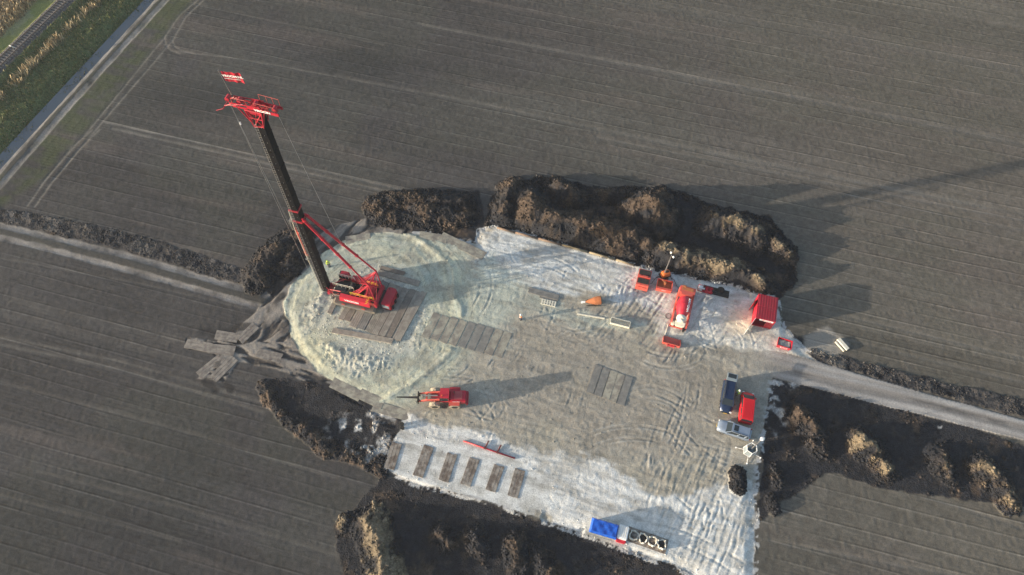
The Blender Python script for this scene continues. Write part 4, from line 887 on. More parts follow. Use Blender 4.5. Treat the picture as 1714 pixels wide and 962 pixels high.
    m.cyl(hx(3.2, -.2, .4), T(h+1.6, -.2, 2.5), .018, n=5)
    m.cyl(hx(-2.4, 0, .6), (-1.0, 0, 4.6), .018, n=5)
    m.build('hoist_rope', ROPE, r)
    m = MB(); m.cyl(T(h+2.0, .25, ln-2.6), T(h+2.0, .25, ln-2.25), .09); m.build('rope_hook', WHITE, r)
    return r
def machine_housing():
    z = GZ+.20; c = P(651, 497, 2.0); q0, q1 = P(641, 509, 2.0), P(652, 479, 2.0)
    a = math.radians(72)
    t = thing('machine_housing', 'boxy dark red machine housing with a grey window on the mats behind the rig', 'power pack', P(651.5, 497, 1.9), a)
    m = MB(); poly = [(-1.5, -.75), (1.35, -.75), (1.55, -.45), (1.55, .45), (1.35, .75), (-1.5, .75)]
    m._add([(x, y, z+.2) for x, y in poly]+[(x*.98, y*.96, z+1.75) for x, y in poly], [tuple(range(5, -1, -1)), tuple(range(6, 12))]+[(i, (i+1) % 6, 6+(i+1) % 6, 6+i) for i in range(6)])
    b = m.build('housing', RED, t, .07)
    m = MB(); m.box((-1.50, .05, z+.98), (.06, 1.15, .95)); m.build('window', GREYP, t, .02)
    m = MB(); m.box((-.45, -.775, z+1.25), (1.5, .04, .55)); m.build('door_panel', RED2, t, .01)
    m = MB()
    for x in (-1.0, 0, 1.0): m.box((x, -.85, z+.6), (.35, .2, .8))
    m.box((0, 0, z+.1), (3.0, 1.3, .2)); m.build('skid', DARK, t)
    m = MB(); m.box((.2, .2, z+1.78), (.5, .35, .06)); m.build('roof_hatch', RED, t, .01); m = MB(); m.box((-.7, 0, z+1.775), (.7, .8, .03)); m.build('roof_hatch', RED, t, .01); m = MB(); m.cyl((1.1, .35, z+1.7), (1.1, .35, z+2.0), .06); m.build('exhaust', DARK, t)
# ------------------------------------------------------------------ wheel loader
def wheel(parent, x, y, z, r_, w_, mt=BLACK, hub=STEEL, name='wheel', lugs=True, n=24):
    s = 1 if y > 0 else -1
    m = MB(); m.lathe([(0, r_*.55), (0, r_*.9), (.12, r_), (.88, r_), (1, r_*.9), (1, r_*.55)], (x, y-w_/2, z), (x, y+w_/2, z), n)
    if lugs:
        for k in range(n//2):
            a = 2*PI*k/(n//2)
            for q in (-1, 1):
                cx, cz = x+math.cos(a+q*.06)*r_, z+math.sin(a+q*.06)*r_
                m.cyl((cx, y+q*w_*.05, cz), (x+math.cos(a-q*.0+.12)*r_, y+q*w_*.48, z+math.sin(a+.12)*r_), r_*.045, n=4)
    wv = m.build(name, mt, parent)
    m = MB(); m.lathe([(0, .01), (0, r_*.5), (.7, r_*.56), (1, r_*.56), (1, r_*.1)], (x, y+s*w_*.25, z), (x, y+s*w_*.52, z), 16); m.build('rim', hub, wv)
def loader():
    c = P(746, 667, .8); hd = math.radians(179)
    t = thing('wheel_loader', 'red articulated wheel loader with sand crusted tyres and a black boom pointing left', 'loader', c, hd, GZ)
    SANDT = paint('sandy_rubber', (0.38, 0.33, 0.25), 0.9, 0, 0.5, (0.06, 0.05, 0.045), 4)
    for x in (1.45, -1.35):
        for y in (-1.05, 1.05): wheel(t, x, y, .78, .78, .60, SANDT, DARK)
    m = MB(); m.hexa([(-3.0, -.85, .85), (-.7, -.85, .75), (-.7, .85, .75), (-3.0, .85, .85)], [(-2.95, -.8, 1.95), (-.75, -.8, 2.15), (-.75, .8, 2.15), (-2.95, .8, 1.95)])
    h_ = m.build('engine_hood', RED2, t, .08)
    m = MB()
    for k in range(9): m.box((-2.35+.12*k, 0, 2.06+.009*k), (.05, 1.2, .03))
    m.build('vent_grille', paint('pale_red', (.62, .16, .16), .5), h_)
    m = MB(); m.box((-3.05, 0, 1.0), (.4, 1.9, .75)); m.build('counterweight', RED, t, .10)
    m = MB(); m.cyl((-1.3, -.35, 2.0), (-1.3, -.35, 2.7), .07); m.build('exhaust', DARK, t)
    text('VROOM', .24, WHITE, h_, (-1.6, .84, 1.75), (math.radians(90), 0, PI), 'lettering', .006, .01, 1.2)
    m = MB(); m.hexa([(-.72, -.72, 1.0), (.72, -.72, 1.0), (.72, .72, 1.0), (-.72, .72, 1.0)], [(-.62, -.68, 2.95), (.5, -.68, 2.95), (.5, .68, 2.95), (-.62, .68, 2.95)])
    cb = m.build('cab', RED2, t, .06)
    m = MB(); m.hexa([(-.55, -.75, 1.7), (.70, -.75, 1.7), (.70, .75, 1.7), (-.55, .75, 1.7)], [(-.5, -.71, 2.75), (.58, -.71, 2.75), (.58, .71, 2.75), (-.5, .71, 2.75)])
    m.build('cab_window', GLASS, cb, .02)
    m = MB(); m.box((-.05, 0, 3.0), (1.3, 1.45, .10)); m.build('cab_roof', RED2, cb, .04)
    m = MB(); m.cyl((.3, .4, 3.05), (.3, .4, 3.2), .08); m.build('beacon', ORANGE, cb)
    for y in (-1.05, 1.05):
        m = MB(); m.box((-1.35, y, 1.62), (1.5, .62, .06)); m.box((-.62, y, 1.35), (.06, .62, .5)); m.build('mudguard', RED if y < 0 else ORED, t, .02)
    m = MB(); m.box((1.3, 0, .95), (1.5, 1.0, .75)); m.box((.75, 0, 1.3), (.5, 1.1, 1.1)); m.cyl((1.4, -1.0, .8), (1.4, 1.0, .8), .22); m.build('front_frame', RED, t, .04)
    m = MB()
    for y in (-.55, .55):
        m.hexa([(.7, y-.09, 1.55), (2.4, y-.09, 1.2), (2.4, y+.09, 1.2), (.7, y+.09, 1.55)], [(.7, y-.09, 1.95), (2.4, y-.09, 1.65), (2.4, y+.09, 1.65), (.7, y+.09, 1.95)])
        m.hexa([(2.4, y-.09, 1.2), (3.7, y-.09, .75), (3.7, y+.09, .75), (2.4, y+.09, 1.2)], [(2.4, y-.09, 1.65), (3.75, y-.09, 1.05), (3.75, y+.09, 1.05), (2.4, y+.09, 1.65)])
    m.box((2.6, 0, 1.35), (.25, 1.1, .2)); m.build('lift_arm', ORED, t, .02)
    m = MB(); m.cyl((.9, -.25, 1.3), (2.2, -.25, 1.35), .09); m.cyl((.9, .25, 1.3), (2.2, .25, 1.35), .09); m.cyl((1.0, 0, 1.9), (2.9, 0, 1.75), .10); m.box((3.1, 0, 1.4), (.2, .3, .8)); m.build('hydraulic_ram', STEEL, t)
    m = MB(); m.box((3.85, 0, .85), (.16, 1.6, .9)); m.box((3.75, .4, 1.0), (.3, .1, 1.2)); m.box((3.75, -.4, 1.0), (.3, .1, 1.2)); m.build('tool_carrier', DARK, t, .02)
    m = MB(); m.hexa([(3.9, -.14, .75), (6.9, -.07, .85), (6.9, .07, .85), (3.9, .14, .75)], [(3.9, -.14, 1.05), (6.9, -.07, 1.0), (6.9, .07, 1.0), (3.9, .14, 1.05)]); m.build('boom_attachment', DARK, t, .02)
    m = MB(); m.box((0.1, 1.25, .5), (.7, .35, .06)); m.box((.1, 1.2, .8), (.5, .25, .05)); m.build('step', DARK, t)
# ------------------------------------------------------------------ cars
def loft(m, rings):
    n = len(rings[0]); o = []
    for r_ in rings: o += r_
    fs = [(k*n+i, k*n+(i+1) % n, (k+1)*n+(i+1) % n, (k+1)*n+i) for k in range(len(rings)-1) for i in range(n)]
    fs += [tuple(range(n-1, -1, -1)), tuple(range((len(rings)-1)*n, len(rings)*n))]
    return m._add(o, fs)
def car(name, label, cat, px, heading, L, W_, body, belt, roofz, hood, gh, gt, paintm, open_gate=False, sunroof=False, van=False, rails=False):
    """body stations front(+x) to rear; belt/hood heights; gh = greenhouse bottom x-range, gt = top x-range"""
    t = thing(name, label, cat, px, heading, GZ-.02)
    hw = W_/2; m = MB(); rings = []
    for x, wf, zb, zt in body:
        w_ = hw*wf
        rings.append([(x, -w_*.90, zb), (x, -w_, zb+.18), (x, -w_*.99, zt-.22), (x, -w_*.90, zt-.03), (x, -w_*.45, zt+.03), (x, w_*.45, zt+.03), (x, w_*.90, zt-.03), (x, w_*.99, zt-.22), (x, w_, zb+.18), (x, w_*.90, zb)])
    loft(m, rings); bo = m.build('body', paintm, t, 0, True)
    for p in bo.data.polygons: p.use_smooth = True
    m = MB(); a, b = gh; c, d = gt; wb, wt = hw*.90, hw*.76 if not van else hw*.84
    zb, zt = belt-.06, roofz-.05
    loft(m, [[(a, -wb*.93, zb), (a+.0, wb*.93, zb), (b+.05, wb, zb), (d, wb, zb), (d, -wb, zb), (b+.05, -wb, zb)], ] if False else
         [[(a, -wb*.9, zb), (a-.18, -wb, zb), (b, -wb*.96, zb), (b, wb*.96, zb), (a-.18, wb, zb), (a, wb*.9, zb)], [(c, -wt*.9, zt), (c-.12, -wt, zt), (d, -wt*.96, zt), (d, wt*.96, zt), (c-.12, wt, zt), (c, wt*.9, zt)]])
    m.build('window_glass', GLASS, t, .02)
    m = MB(); m._add([(x, y, z) for z, k in ((zt-.02, 1.03), (zt+.05, .97)) for x, y in ((c+.02, -wt*.9*k), (c-.15, -wt*k), (d+.12, -wt*k), (d-.02, -wt*.93*k), (d-.02, wt*.93*k), (d+.12, wt*k), (c-.15, wt*k), (c+.02, wt*.9*k))],
                     [tuple(range(7, -1, -1)), tuple(range(8, 16))]+[(i, (i+1) % 8, 8+(i+1) % 8, 8+i) for i in range(8)])
    rf = m.build('roof', paintm, t, .02)
    if van:
        m = MB()
        for k in range(6): m.box(((c+d)/2, -wt*.62+k*wt*.25, zt+.055), ((c-d)*.82, .04, .03))
        m.build('roof_rib', paintm, rf)
    if sunroof:
        m = MB(); m.box((c-.55, 0, zt+.058), (.62, wt*1.15, .02)); m.build('sunroof', GLASS, rf)
    if rails:
        for s in (-1, 1): m = MB(); m.cyl((c-.2, s*wt*.9, zt+.10), (d+.2, s*wt*.9, zt+.10), .03); m.build('roof_rail', DARK, rf)
    # pillars
    m = MB()
    for s in (-1, 1):
        for (x0, x1) in ((a-.05, c), ((a+b)/2+.0, (c+d)/2), (b+.05, d), ((a+b)/2-.95, (c+d)/2-.95)):
            m.cyl((x0, s*wb*.985, zb), (x1, s*wt*.99, zt), .045, n=6)
    m.build('pillar', paintm, t)
    for x in (L*.31, -L*.30):
        for s in (-1, 1): wheel(t, x, s*(hw-.12), .33, .34, .22, BLACK, STEEL, 'wheel', False, 20)
    for s in (-1, 1):
        m = MB(); m.box((L/2-.16, s*hw*.68, hood-.22), (.22, .34, .16), s*-.35); m.build('headlight', LAMPM, t, .03)
        m = MB(); m.box((-L/2+.07, s*hw*.80, belt-.12), (.10, .16, .30)); m.build('tail_light', paint('tail_light_red', (.5, .02, .02), .2, 0, .02), t, .02)
        m = MB(); m.box((a-.35, s*(hw+.09), belt+.03), (.16, .20, .14)); m.build('mirror', paintm if not open_gate else DARK, t, .03)
        m = MB(); m.box((-.05, s*(hw-.005), .62), (L*.55, .03, .06)); m.build('side_trim', DARK, t)
    m = MB(); m.box((L/2-.03, 0, .42), (.10, W_*.7, .16)); m.build('grille', DARK, t, .02)
    m = MB(); m.box((L/2+.025, 0, .36), (.02, .52, .11)); m.build('number_plate', YELLOW, t)
    if open_gate:
        m = MB(); m.box((-L/2-.25, 0, roofz+.12), (1.15, W_*.82, .07), 0, .94, ('Y', .12)); g = m.build('tailgate', GREYP, t, .03)
        m = MB(); m.box((-L/2-.40, 0, roofz+.17), (.60, W_*.62, .03), 0, 1, ('Y', .12)); m.build('tailgate_window', GLASS, g)
        m = MB(); m.box((-L/2+.1, 0, .95), (.16, W_*.72, .72)); m.build('boot_opening', DARK, t)
        for s in (-1, 1): m = MB(); m.cyl((-L/2+.15, s*W_*.38, 1.2), (-L/2-.15, s*W_*.38, roofz+.05), .02); m.build('gas_strut', STEEL, t)
def cars():
    # people carrier, bonnet down the picture
    a = math.radians(-105.5); bd = [(2.35, .62, .35, .62), (2.2, .86, .28, .80), (1.6, .97, .25, .98), (1.0, 1, .25, 1.06), (-1.9, 1, .25, 1.10), (-2.3, .95, .3, 1.08), (-2.42, .85, .4, 1.0)]
    car('parked_car', 'dark blue estate car with its tailgate raised beside the hi-vis worker', 'car', (30.55, 33.55), a, 4.75, 1.85, bd, 1.06, 1.65, .95, (1.45, -2.25), (.65, -2.05), BLUECAR, open_gate=True, rails=True)
    a = math.radians(76); bd = [(2.28, .70, .35, .72), (2.12, .90, .28, .95), (1.7, .98, .25, 1.08), (1.3, 1, .25, 1.15), (-2.1, 1, .25, 1.15), (-2.3, .96, .3, 1.12)]
    car('parked_van', 'bright red delivery van with a ribbed roof parked next to the dark blue car', 'van', (32.95, 31.95), a, 4.6, 1.88, bd, 1.15, 1.95, 1.05, (1.78, -2.22), (.88, -2.18), REDCAR, van=True)
    a = math.radians(160.5); bd = [(2.30, .66, .38, .72), (2.15, .88, .30, .92), (1.6, .98, .27, 1.02), (.9, 1, .27, 1.08), (-1.95, 1, .27, 1.10), (-2.22, .94, .32, 1.06), (-2.32, .86, .4, .98)]
    car('parked_car', 'silver grey estate car with a dark sunroof parked crosswise below the red van', 'car', (30.75, 28.75), a, 4.6, 1.84, bd, 1.08, 1.66, 1.0, (1.20, -2.2), (.45, -1.95), SILVER, sunroof=True, rails=True)
# ------------------------------------------------------------------ people
def person(label, xy, rz, jacket, helmet, arm=0.3, z=GZ, bend=0.0):
    t = thing('person', label, 'person', xy, rz, z)
    def skin(name, js, es, rad, mat, sub=1):
        me = bpy.data.meshes.new(name); me.from_pydata(js, es, []); o = bpy.data.objects.new(name, me); COL.objects.link(o)
        sk = o.modifiers.new('s', 'SKIN'); sk.use_smooth_shade = True
        for v, r_ in zip(me.skin_vertices[0].data, rad): v.radius = (r_, r_ if name != 'jacket' else r_)
        me.skin_vertices[0].data[0].use_root = True
        sb = o.modifiers.new('b', 'SUBSURF'); sb.levels = sub; sb.render_levels = sub
        dg = bpy.context.evaluated_depsgraph_get(); m2 = bpy.data.meshes.new_from_object(o.evaluated_get(dg)); bpy.data.objects.remove(o)
        m2.materials.clear(); m2.materials.append(mat); p = bpy.data.objects.new(name, m2); COL.objects.link(p); p.parent = t; return p
    hx, hy = .42*math.sin(arm), .19
    js = [(0, 0, .95), (0, 0, 1.15), (.01, 0, 1.38), (.01, 0, 1.50), (.03, 0, 1.66),
          (0, .09, .90), (.02, .10, .50), (0, .11, .09), (.14, .12, .05), (0, -.09, .90), (.05, -.10, .50), (-.02, -.11, .09), (.12, -.12, .05),
          (0, .19, 1.40), (hx*.35, .25, 1.15), (hx, .22, .95), (0, -.19, 1.40), (hx*.35, -.25, 1.15), (hx, -.22, .95)]
    es = [(0, 1), (1, 2), (2, 3), (3, 4), (0, 5), (5, 6), (6, 7), (7, 8), (0, 9), (9, 10), (10, 11), (11, 12), (2, 13), (13, 14), (14, 15), (2, 16), (16, 17), (17, 18)]
    rad = [.12, .12, .13, .055, .10, .085, .06, .045, .04, .085, .06, .045, .04, .055, .042, .032, .055, .042, .032]
    # hands: five fingers each
    for s, w_ in ((1, 15), (-1, 18)):
        b = js[w_]; pi_ = len(js); js.append((b[0]+.03, b[1], b[2]-.05)); es.append((w_, pi_)); rad.append(.035)
        for k, (dy, ln) in enumerate(((-.03, .07), (-.01, .085), (.01, .08), (.03, .06))):
            i = len(js); js.append((b[0]+.045, b[1]+dy, b[2]-.10)); js.append((b[0]+.035, b[1]+dy, b[2]-.10-ln)); es += [(pi_, i), (i, i+1)]; rad += [.009, .007]
        i = len(js); js.append((b[0]+.075, b[1]-s*.03, b[2]-.09)); es.append((pi_, i)); rad.append(.010)
    skin('body', js, es, rad, SKIN)
    skin('trousers', [(0, 0, .98), (0, .09, .88), (.02, .10, .50), (0, .11, .12), (0, -.09, .88), (.05, -.10, .50), (-.02, -.11, .12)], [(0, 1), (1, 2), (2, 3), (0, 4), (4, 5), (5, 6)], [.145, .105, .08, .065, .105, .08, .065], NAVY)
    skin('jacket', [(0, 0, 1.15), (0, 0, .92), (.01, 0, 1.42), (0, .19, 1.40), (hx*.35, .25, 1.15), (hx*.9, .225, .99), (0, -.19, 1.40), (hx*.35, -.25, 1.15), (hx*.9, -.225, .99)], [(0, 1), (0, 2), (2, 3), (3, 4), (4, 5), (2, 6), (6, 7), (7, 8)], [.17, .165, .14, .085, .065, .05, .085, .065, .05], jacket)
    m = MB()
    for z_ in (1.02, 1.18): m.cyl((0, 0, z_), (0, 0, z_+.05), .19, .19, 14)
    m.build('reflective_band', WHITE, t)
    for s in (-1, 1): m = MB(); m.box((.06, s*.115, .05), (.30, .11, .10)); m.build('boot', DARK, t, .02)
    m = MB(); m.lathe([(0, .155), (.08, .14), (.1, .125), (.6, .105), (.9, .05), (1, .01)], (.03, 0, 1.70), (.03, 0, 1.86), 14); m.box((.16, 0, 1.71), (.10, .14, .02)); m.build('helmet', helmet, t)
    m = MB(); m.box((.128, 0, 1.655), (.03, .025, .04)); m.box((.115, .035, 1.68), (.02, .025, .012)); m.box((.115, -.035, 1.68), (.02, .025, .012)); m.box((.118, 0, 1.61), (.02, .045, .01)); m.build('face', SKIN, t)
# ------------------------------------------------------------------ yard things
def containers():
    a = math.radians(-13.2); o = P(1220+412/6.414, 470+290/6.414, 2.6)       # centre of the pair's roof
    ca, sa = math.cos(a), math.sin(a); u = np.array([ca, sa]); v = np.array([-sa, ca])
    q0 = P(1269.9, 491.8, 2.6); q1 = P(1302.6, 498, 2.6); q2 = P(1265, 532.4, 2.6); lng = q2-q0; ln = float(np.hypot(*lng)); b = math.atan2(-lng[1], -lng[0]) 
    v = -lng/ln; u = np.array([v[1], -v[0]]); a = math.atan2(u[1], u[0]); W_ = 2.85; D_ = ln/2-.03; H_ = 2.55
    for k, lab in ((0, 'red steel container nearer the small red skip, front doors open, white sign on its face'), (1, 'rear one of the two red steel containers, side door ajar, next to the soil ridge')):
        c = q2+u*W_/2+v*(ln*(.25 if k == 0 else .75))
        t = thing('site_container', lab, 'container', c, a, GZ, 'red steel containers at the pad corner')
        m = MB(); zt = H_
        m.box((0, 0, .10), (W_, D_, .2))
        n = 15
        for i in range(n):      # corrugated roof
            x = -W_/2+W_*(i+.5)/n; m.box((x, 0, zt-.04+(0.045 if i % 2 else 0)), (W_/n*(.62 if i % 2 else 1.3), D_-.10, .09 if i % 2 else .04))
        m.box((0, 0, zt-.075), (W_-.06, D_-.06, .03)); m.build('roof', RED, t)
        m = MB()
        for s in (-1, 1):
            for i in range(11):
                y = -D_/2+D_*(i+.5)/11
                if k == 1 and s == -1 and 3 < i < 8: continue
                m.box((s*(W_/2-.03-(.03 if i % 2 else 0)), y, zt/2), (.04, D_/11, zt-.15))
        for i in range(15):
            m.box((-W_/2+W_*(i+.5)/15, D_/2-.04-(.03 if i % 2 else 0), zt/2), (W_/15, .04, zt-.15))
            if k == 1 or i > 8: m.box((-W_/2+W_*(i+.5)/15, -D_/2+.04+(.03 if i % 2 else 0), zt/2), (W_/15, .04, zt-.15))
        m.build('corrugated_wall', RED2, t)
        m = MB()
        for s in (-1, 1):
            for s2 in (-1, 1): m.box((s*(W_/2-.05), s2*(D_/2-.05), zt/2), (.12, .12, zt))
            m.box((s*(W_/2-.05), 0, zt-.06), (.11, D_-.2, .12)); m.box((0, s*(D_/2-.05), zt-.06), (W_-.2, .11, .12))
            m.box((0, s*(D_/2-.05), .1), (W_-.2, .11, .19))
        m.build('frame', RED, t, .01)
        if k == 0:
            m = MB(); m.box((.15, -D_/2-.03, zt-.30), (2.0, .04, .36)); sg = m.build('sign', WHITE, t)
            text('VROOM', .26, RED2, sg, (.15, -D_/2-.055, zt-.30), (PI/2, 0, 0), 'lettering', .006, .01, 1.5)
            m = MB(); m.box((-W_/2-.45, -D_/2-.95, zt/2), (.05, 2.1, zt-.2), math.radians(-25)); m.build('door', WHITE, t, .01)
        else:
            m = MB(); m.box((-W_/2-.35, -.35, zt/2), (.05, 1.1, zt-.2), math.radians(-32)); m.build('door', RED2, t, .01)
def skip_small():
    c = P(1313, 574, .9); t = thing('open_skip', 'small red open skip with grey contents standing alone beside the road entrance', 'skip', c-np.array([0.0, .1]), math.radians(-19), .15)
    def walls(m, L, W_, H_, fl, th=.06):
        lo = [(-L/2*fl, -W_/2*fl), (L/2*fl, -W_/2*fl), (L/2*fl, W_/2*fl), (-L/2*fl, W_/2*fl)]; hi = [(-L/2, -W_/2), (L/2, -W_/2), (L/2, W_/2), (-L/2, W_/2)]
        k = 1-2*th/W_
        for i in range(4):
            j = (i+1) % 4
            m.hexa([(*lo[i], .05), (*lo[j], .05), (lo[j][0]*k, lo[j][1]*k, .05), (lo[i][0]*k, lo[i][1]*k, .05)], [(*hi[i], H_), (*hi[j], H_), (hi[j][0]*k, hi[j][1]*k, H_), (hi[i][0]*k, hi[i][1]*k, H_)])
        m.box((0, 0, .06), (L*fl*.98, W_*fl*.98, .08))
    m = MB(); walls(m, 2.15, 1.35, 1.05, .82); m.build('tub', RED2, t, .015)
    m = MB(); 
    for k in range(14): m.box((random.uniform(-.75, .75), random.uniform(-.4, .4), .75+random.uniform(-.08, .1)), (random.uniform(.2, .7), random.uniform(.1, .35), .12), random.uniform(0, 3), 1, ('X', random.uniform(-.4, .4)))
    m.box((0, 0, .4), (1.7, 1.0, .7)); m.build('contents', FROST, t)
    m = MB(); m.box((0, -.68, .66), (1.05, .02, .22), 0, 1, ('X', -.12)); s = m.build('sign', WHITE, t)
    text('VROOM', .20, RED2, s, (0, -.70, .66), (PI/2-.12, 0, 0), 'lettering', .004, .008, 1.3)
    # twin hatch bin
    c = P(1077, 468, .9); t = thing('hatch_bin', 'red steel bin with two black hatches one behind the other at the upper pad edge', 'bin', c, math.radians(-16), GZ)
    m = MB(); m.hexa([(-.95, -1.6, .1), (.95, -1.6, .1), (.95, 1.5, .1), (-.95, 1.5, .1)], [(-.98, -1.25, 1.15), (.98, -1.25, 1.15), (.98, 1.5, 1.25), (-.98, 1.5, 1.25)]); m.build('bin_body', ORED, t, .03)
    for y in (-.55, .92): m = MB(); m.box((0, y, 1.235 if y < 0 else 1.275), (1.75, .85, .05), 0, 1, ('X', .03)); m.build('hatch', BLACK, t, .01)
    m = MB(); m.box((0, .18, 1.30), (1.9, .22, .20)); m.box((.2, .18, 1.42), (.7, .3, .12)); m.box((0, -1.38, .75), (1.2, .2, .25)); m.build('ridge', ORED, t, .02)
    c = P(1112, 478, .9); t = thing('open_bin', 'square red steel bin with an open framed top below the orange light tower', 'bin', c, math.radians(-14), GZ)
    m = MB(); walls(m, 2.4, 1.7, 1.1, .95); m.box((0, -.72, .7), (2.3, .35, .75)); m.build('tub', ORED, t, .02)
    m = MB(); m.box((0, .25, .85), (.14, 1.3, .14)); m.box((0, .2, 1.1), (.28, .28, .5)); m.cyl((-.1, .3, 1.2), (-.5, .7, 1.1), .05); m.box((0, .25, .45), (2.1, 1.0, .06)); m.build('crossbar', RUST, t)
    m = MB(); m.box((0, -.90, .75), (.62, .02, .18)); s = m.build('sign', WHITE, t)
    text('VROOM', .15, RED2, s, (0, -.915, .75), (PI/2, 0, 0), 'lettering', .003, .006, 1.2)
    # loader bucket
    c = P(1124, 572, .5); t = thing('loader_bucket', 'detached faded red loader bucket lying below the mixing drum', 'bucket', c, math.radians(-17), GZ)
    m = MB(); prof = [(-.75, .05), (.55, .05), (.75, .45), (.70, .95), (.62, .95), (.62, .5), (.45, .17), (-.75, .11)]
    m.prism([(-x, z) for x, z in prof], -1.3, 1.3)
    for s in (-1.3, 1.24): m.prism([(.75, .05), (-.55, .05), (-.75, .45), (-.70, .95), (-.2, .9)], s, s+.06)
    m.v = [(y, x*-1, z) for x, y, z in m.v]; m.v = [(x, -y, z) for x, y, z in m.v]; bk = m.build('bucket_shell', ORED, t, .01)
    m = MB(); m.box((0, -.78, .55), (.75, .14, .5)); m.box((-.5, -.80, .5), (.10, .2, .7)); m.box((.5, -.80, .5), (.10, .2, .7)); m.build('mounting_bracket', RED2, t, .02)
    m = MB()
    for k in range(8): m.box((-1.15+.33*k, .80, .08), (.12, .2, .06))
    m.build('tooth', STEEL, t)
def light_tower():
    c = P(1113, 460, .6); t = thing('light_tower', 'orange trailer light tower with a slim grey mast at the upper pad edge', 'light tower', c, math.radians(20), GZ)
    m = MB(); m.hexa([(-.75, -.5, .45), (.75, -.5, .45), (.75, .5, .45), (-.75, .5, .45)], [(-.55, -.38, 1.35), (.6, -.38, 1.35), (.6, .38, 1.35), (-.55, .38, 1.35)]); m.build('generator_hood', ORANGE, t, .10)
    m = MB(); m.box((0, 0, .35), (1.7, 1.1, .18)); m.cyl((-.85, 0, .35), (-1.5, 0, .35), .05)
    for s in (-1, 1): m.cyl((0, s*.6, .3), (0, s*.78, .3), .3, n=16); m.cyl((.7, s*.5, .3), (.8, s*1.0, .02), .04)
    m.build('chassis', DARK, t)
    m = MB(); m.cyl((-.2, 0, 1.2), (-.2, 0, 3.3), .11); m.cyl((-.2, 0, 3.3), (-.2, 0, 5.2), .085); m.cyl((-.2, 0, 5.2), (-.2, 0, 6.6), .06); m.build('mast', STEEL, t)
    m = MB(); m.box((-.2, 0, 6.6), (.08, .9, .06))
    m.build('lamp_bar', STEEL, t)
    for y in (-.4, .4): m = MB(); m.box((-.1, y, 6.68), (.16, .30, .26), 0, 1, ('Y', .4)); m.build('lamp_head', LAMPM, t, .02)
    m = MB(); m.box((.2, 0, 1.38), (.5, .4, .05)); m.cyl((.4, .25, 1.35), (.4, .25, 1.5), .05); m.build('top_fitting', DARK, t)
    m = MB(); pts = [P(1118, 462), P(1128, 470), P(1132, 480), P(1141, 490), P(1150, 495)]
    o = MB(); o.tube([(float(p[0]), float(p[1]), GZ+.06) for p in pts], .035); h_ = o.build('hose', BLACK); tag(h_, 'black hose running from the light tower to the mixing drum', 'hose')
    pts = [P(1108, 462), P(1098, 465), P(1090, 476), P(1083, 474)]; o = MB(); o.tube([(float(p[0]), float(p[1]), GZ+.06) for p in pts], .03); tag(o.build('hose', BLACK), 'black hose between the light tower and the twin hatch bin', 'hose')
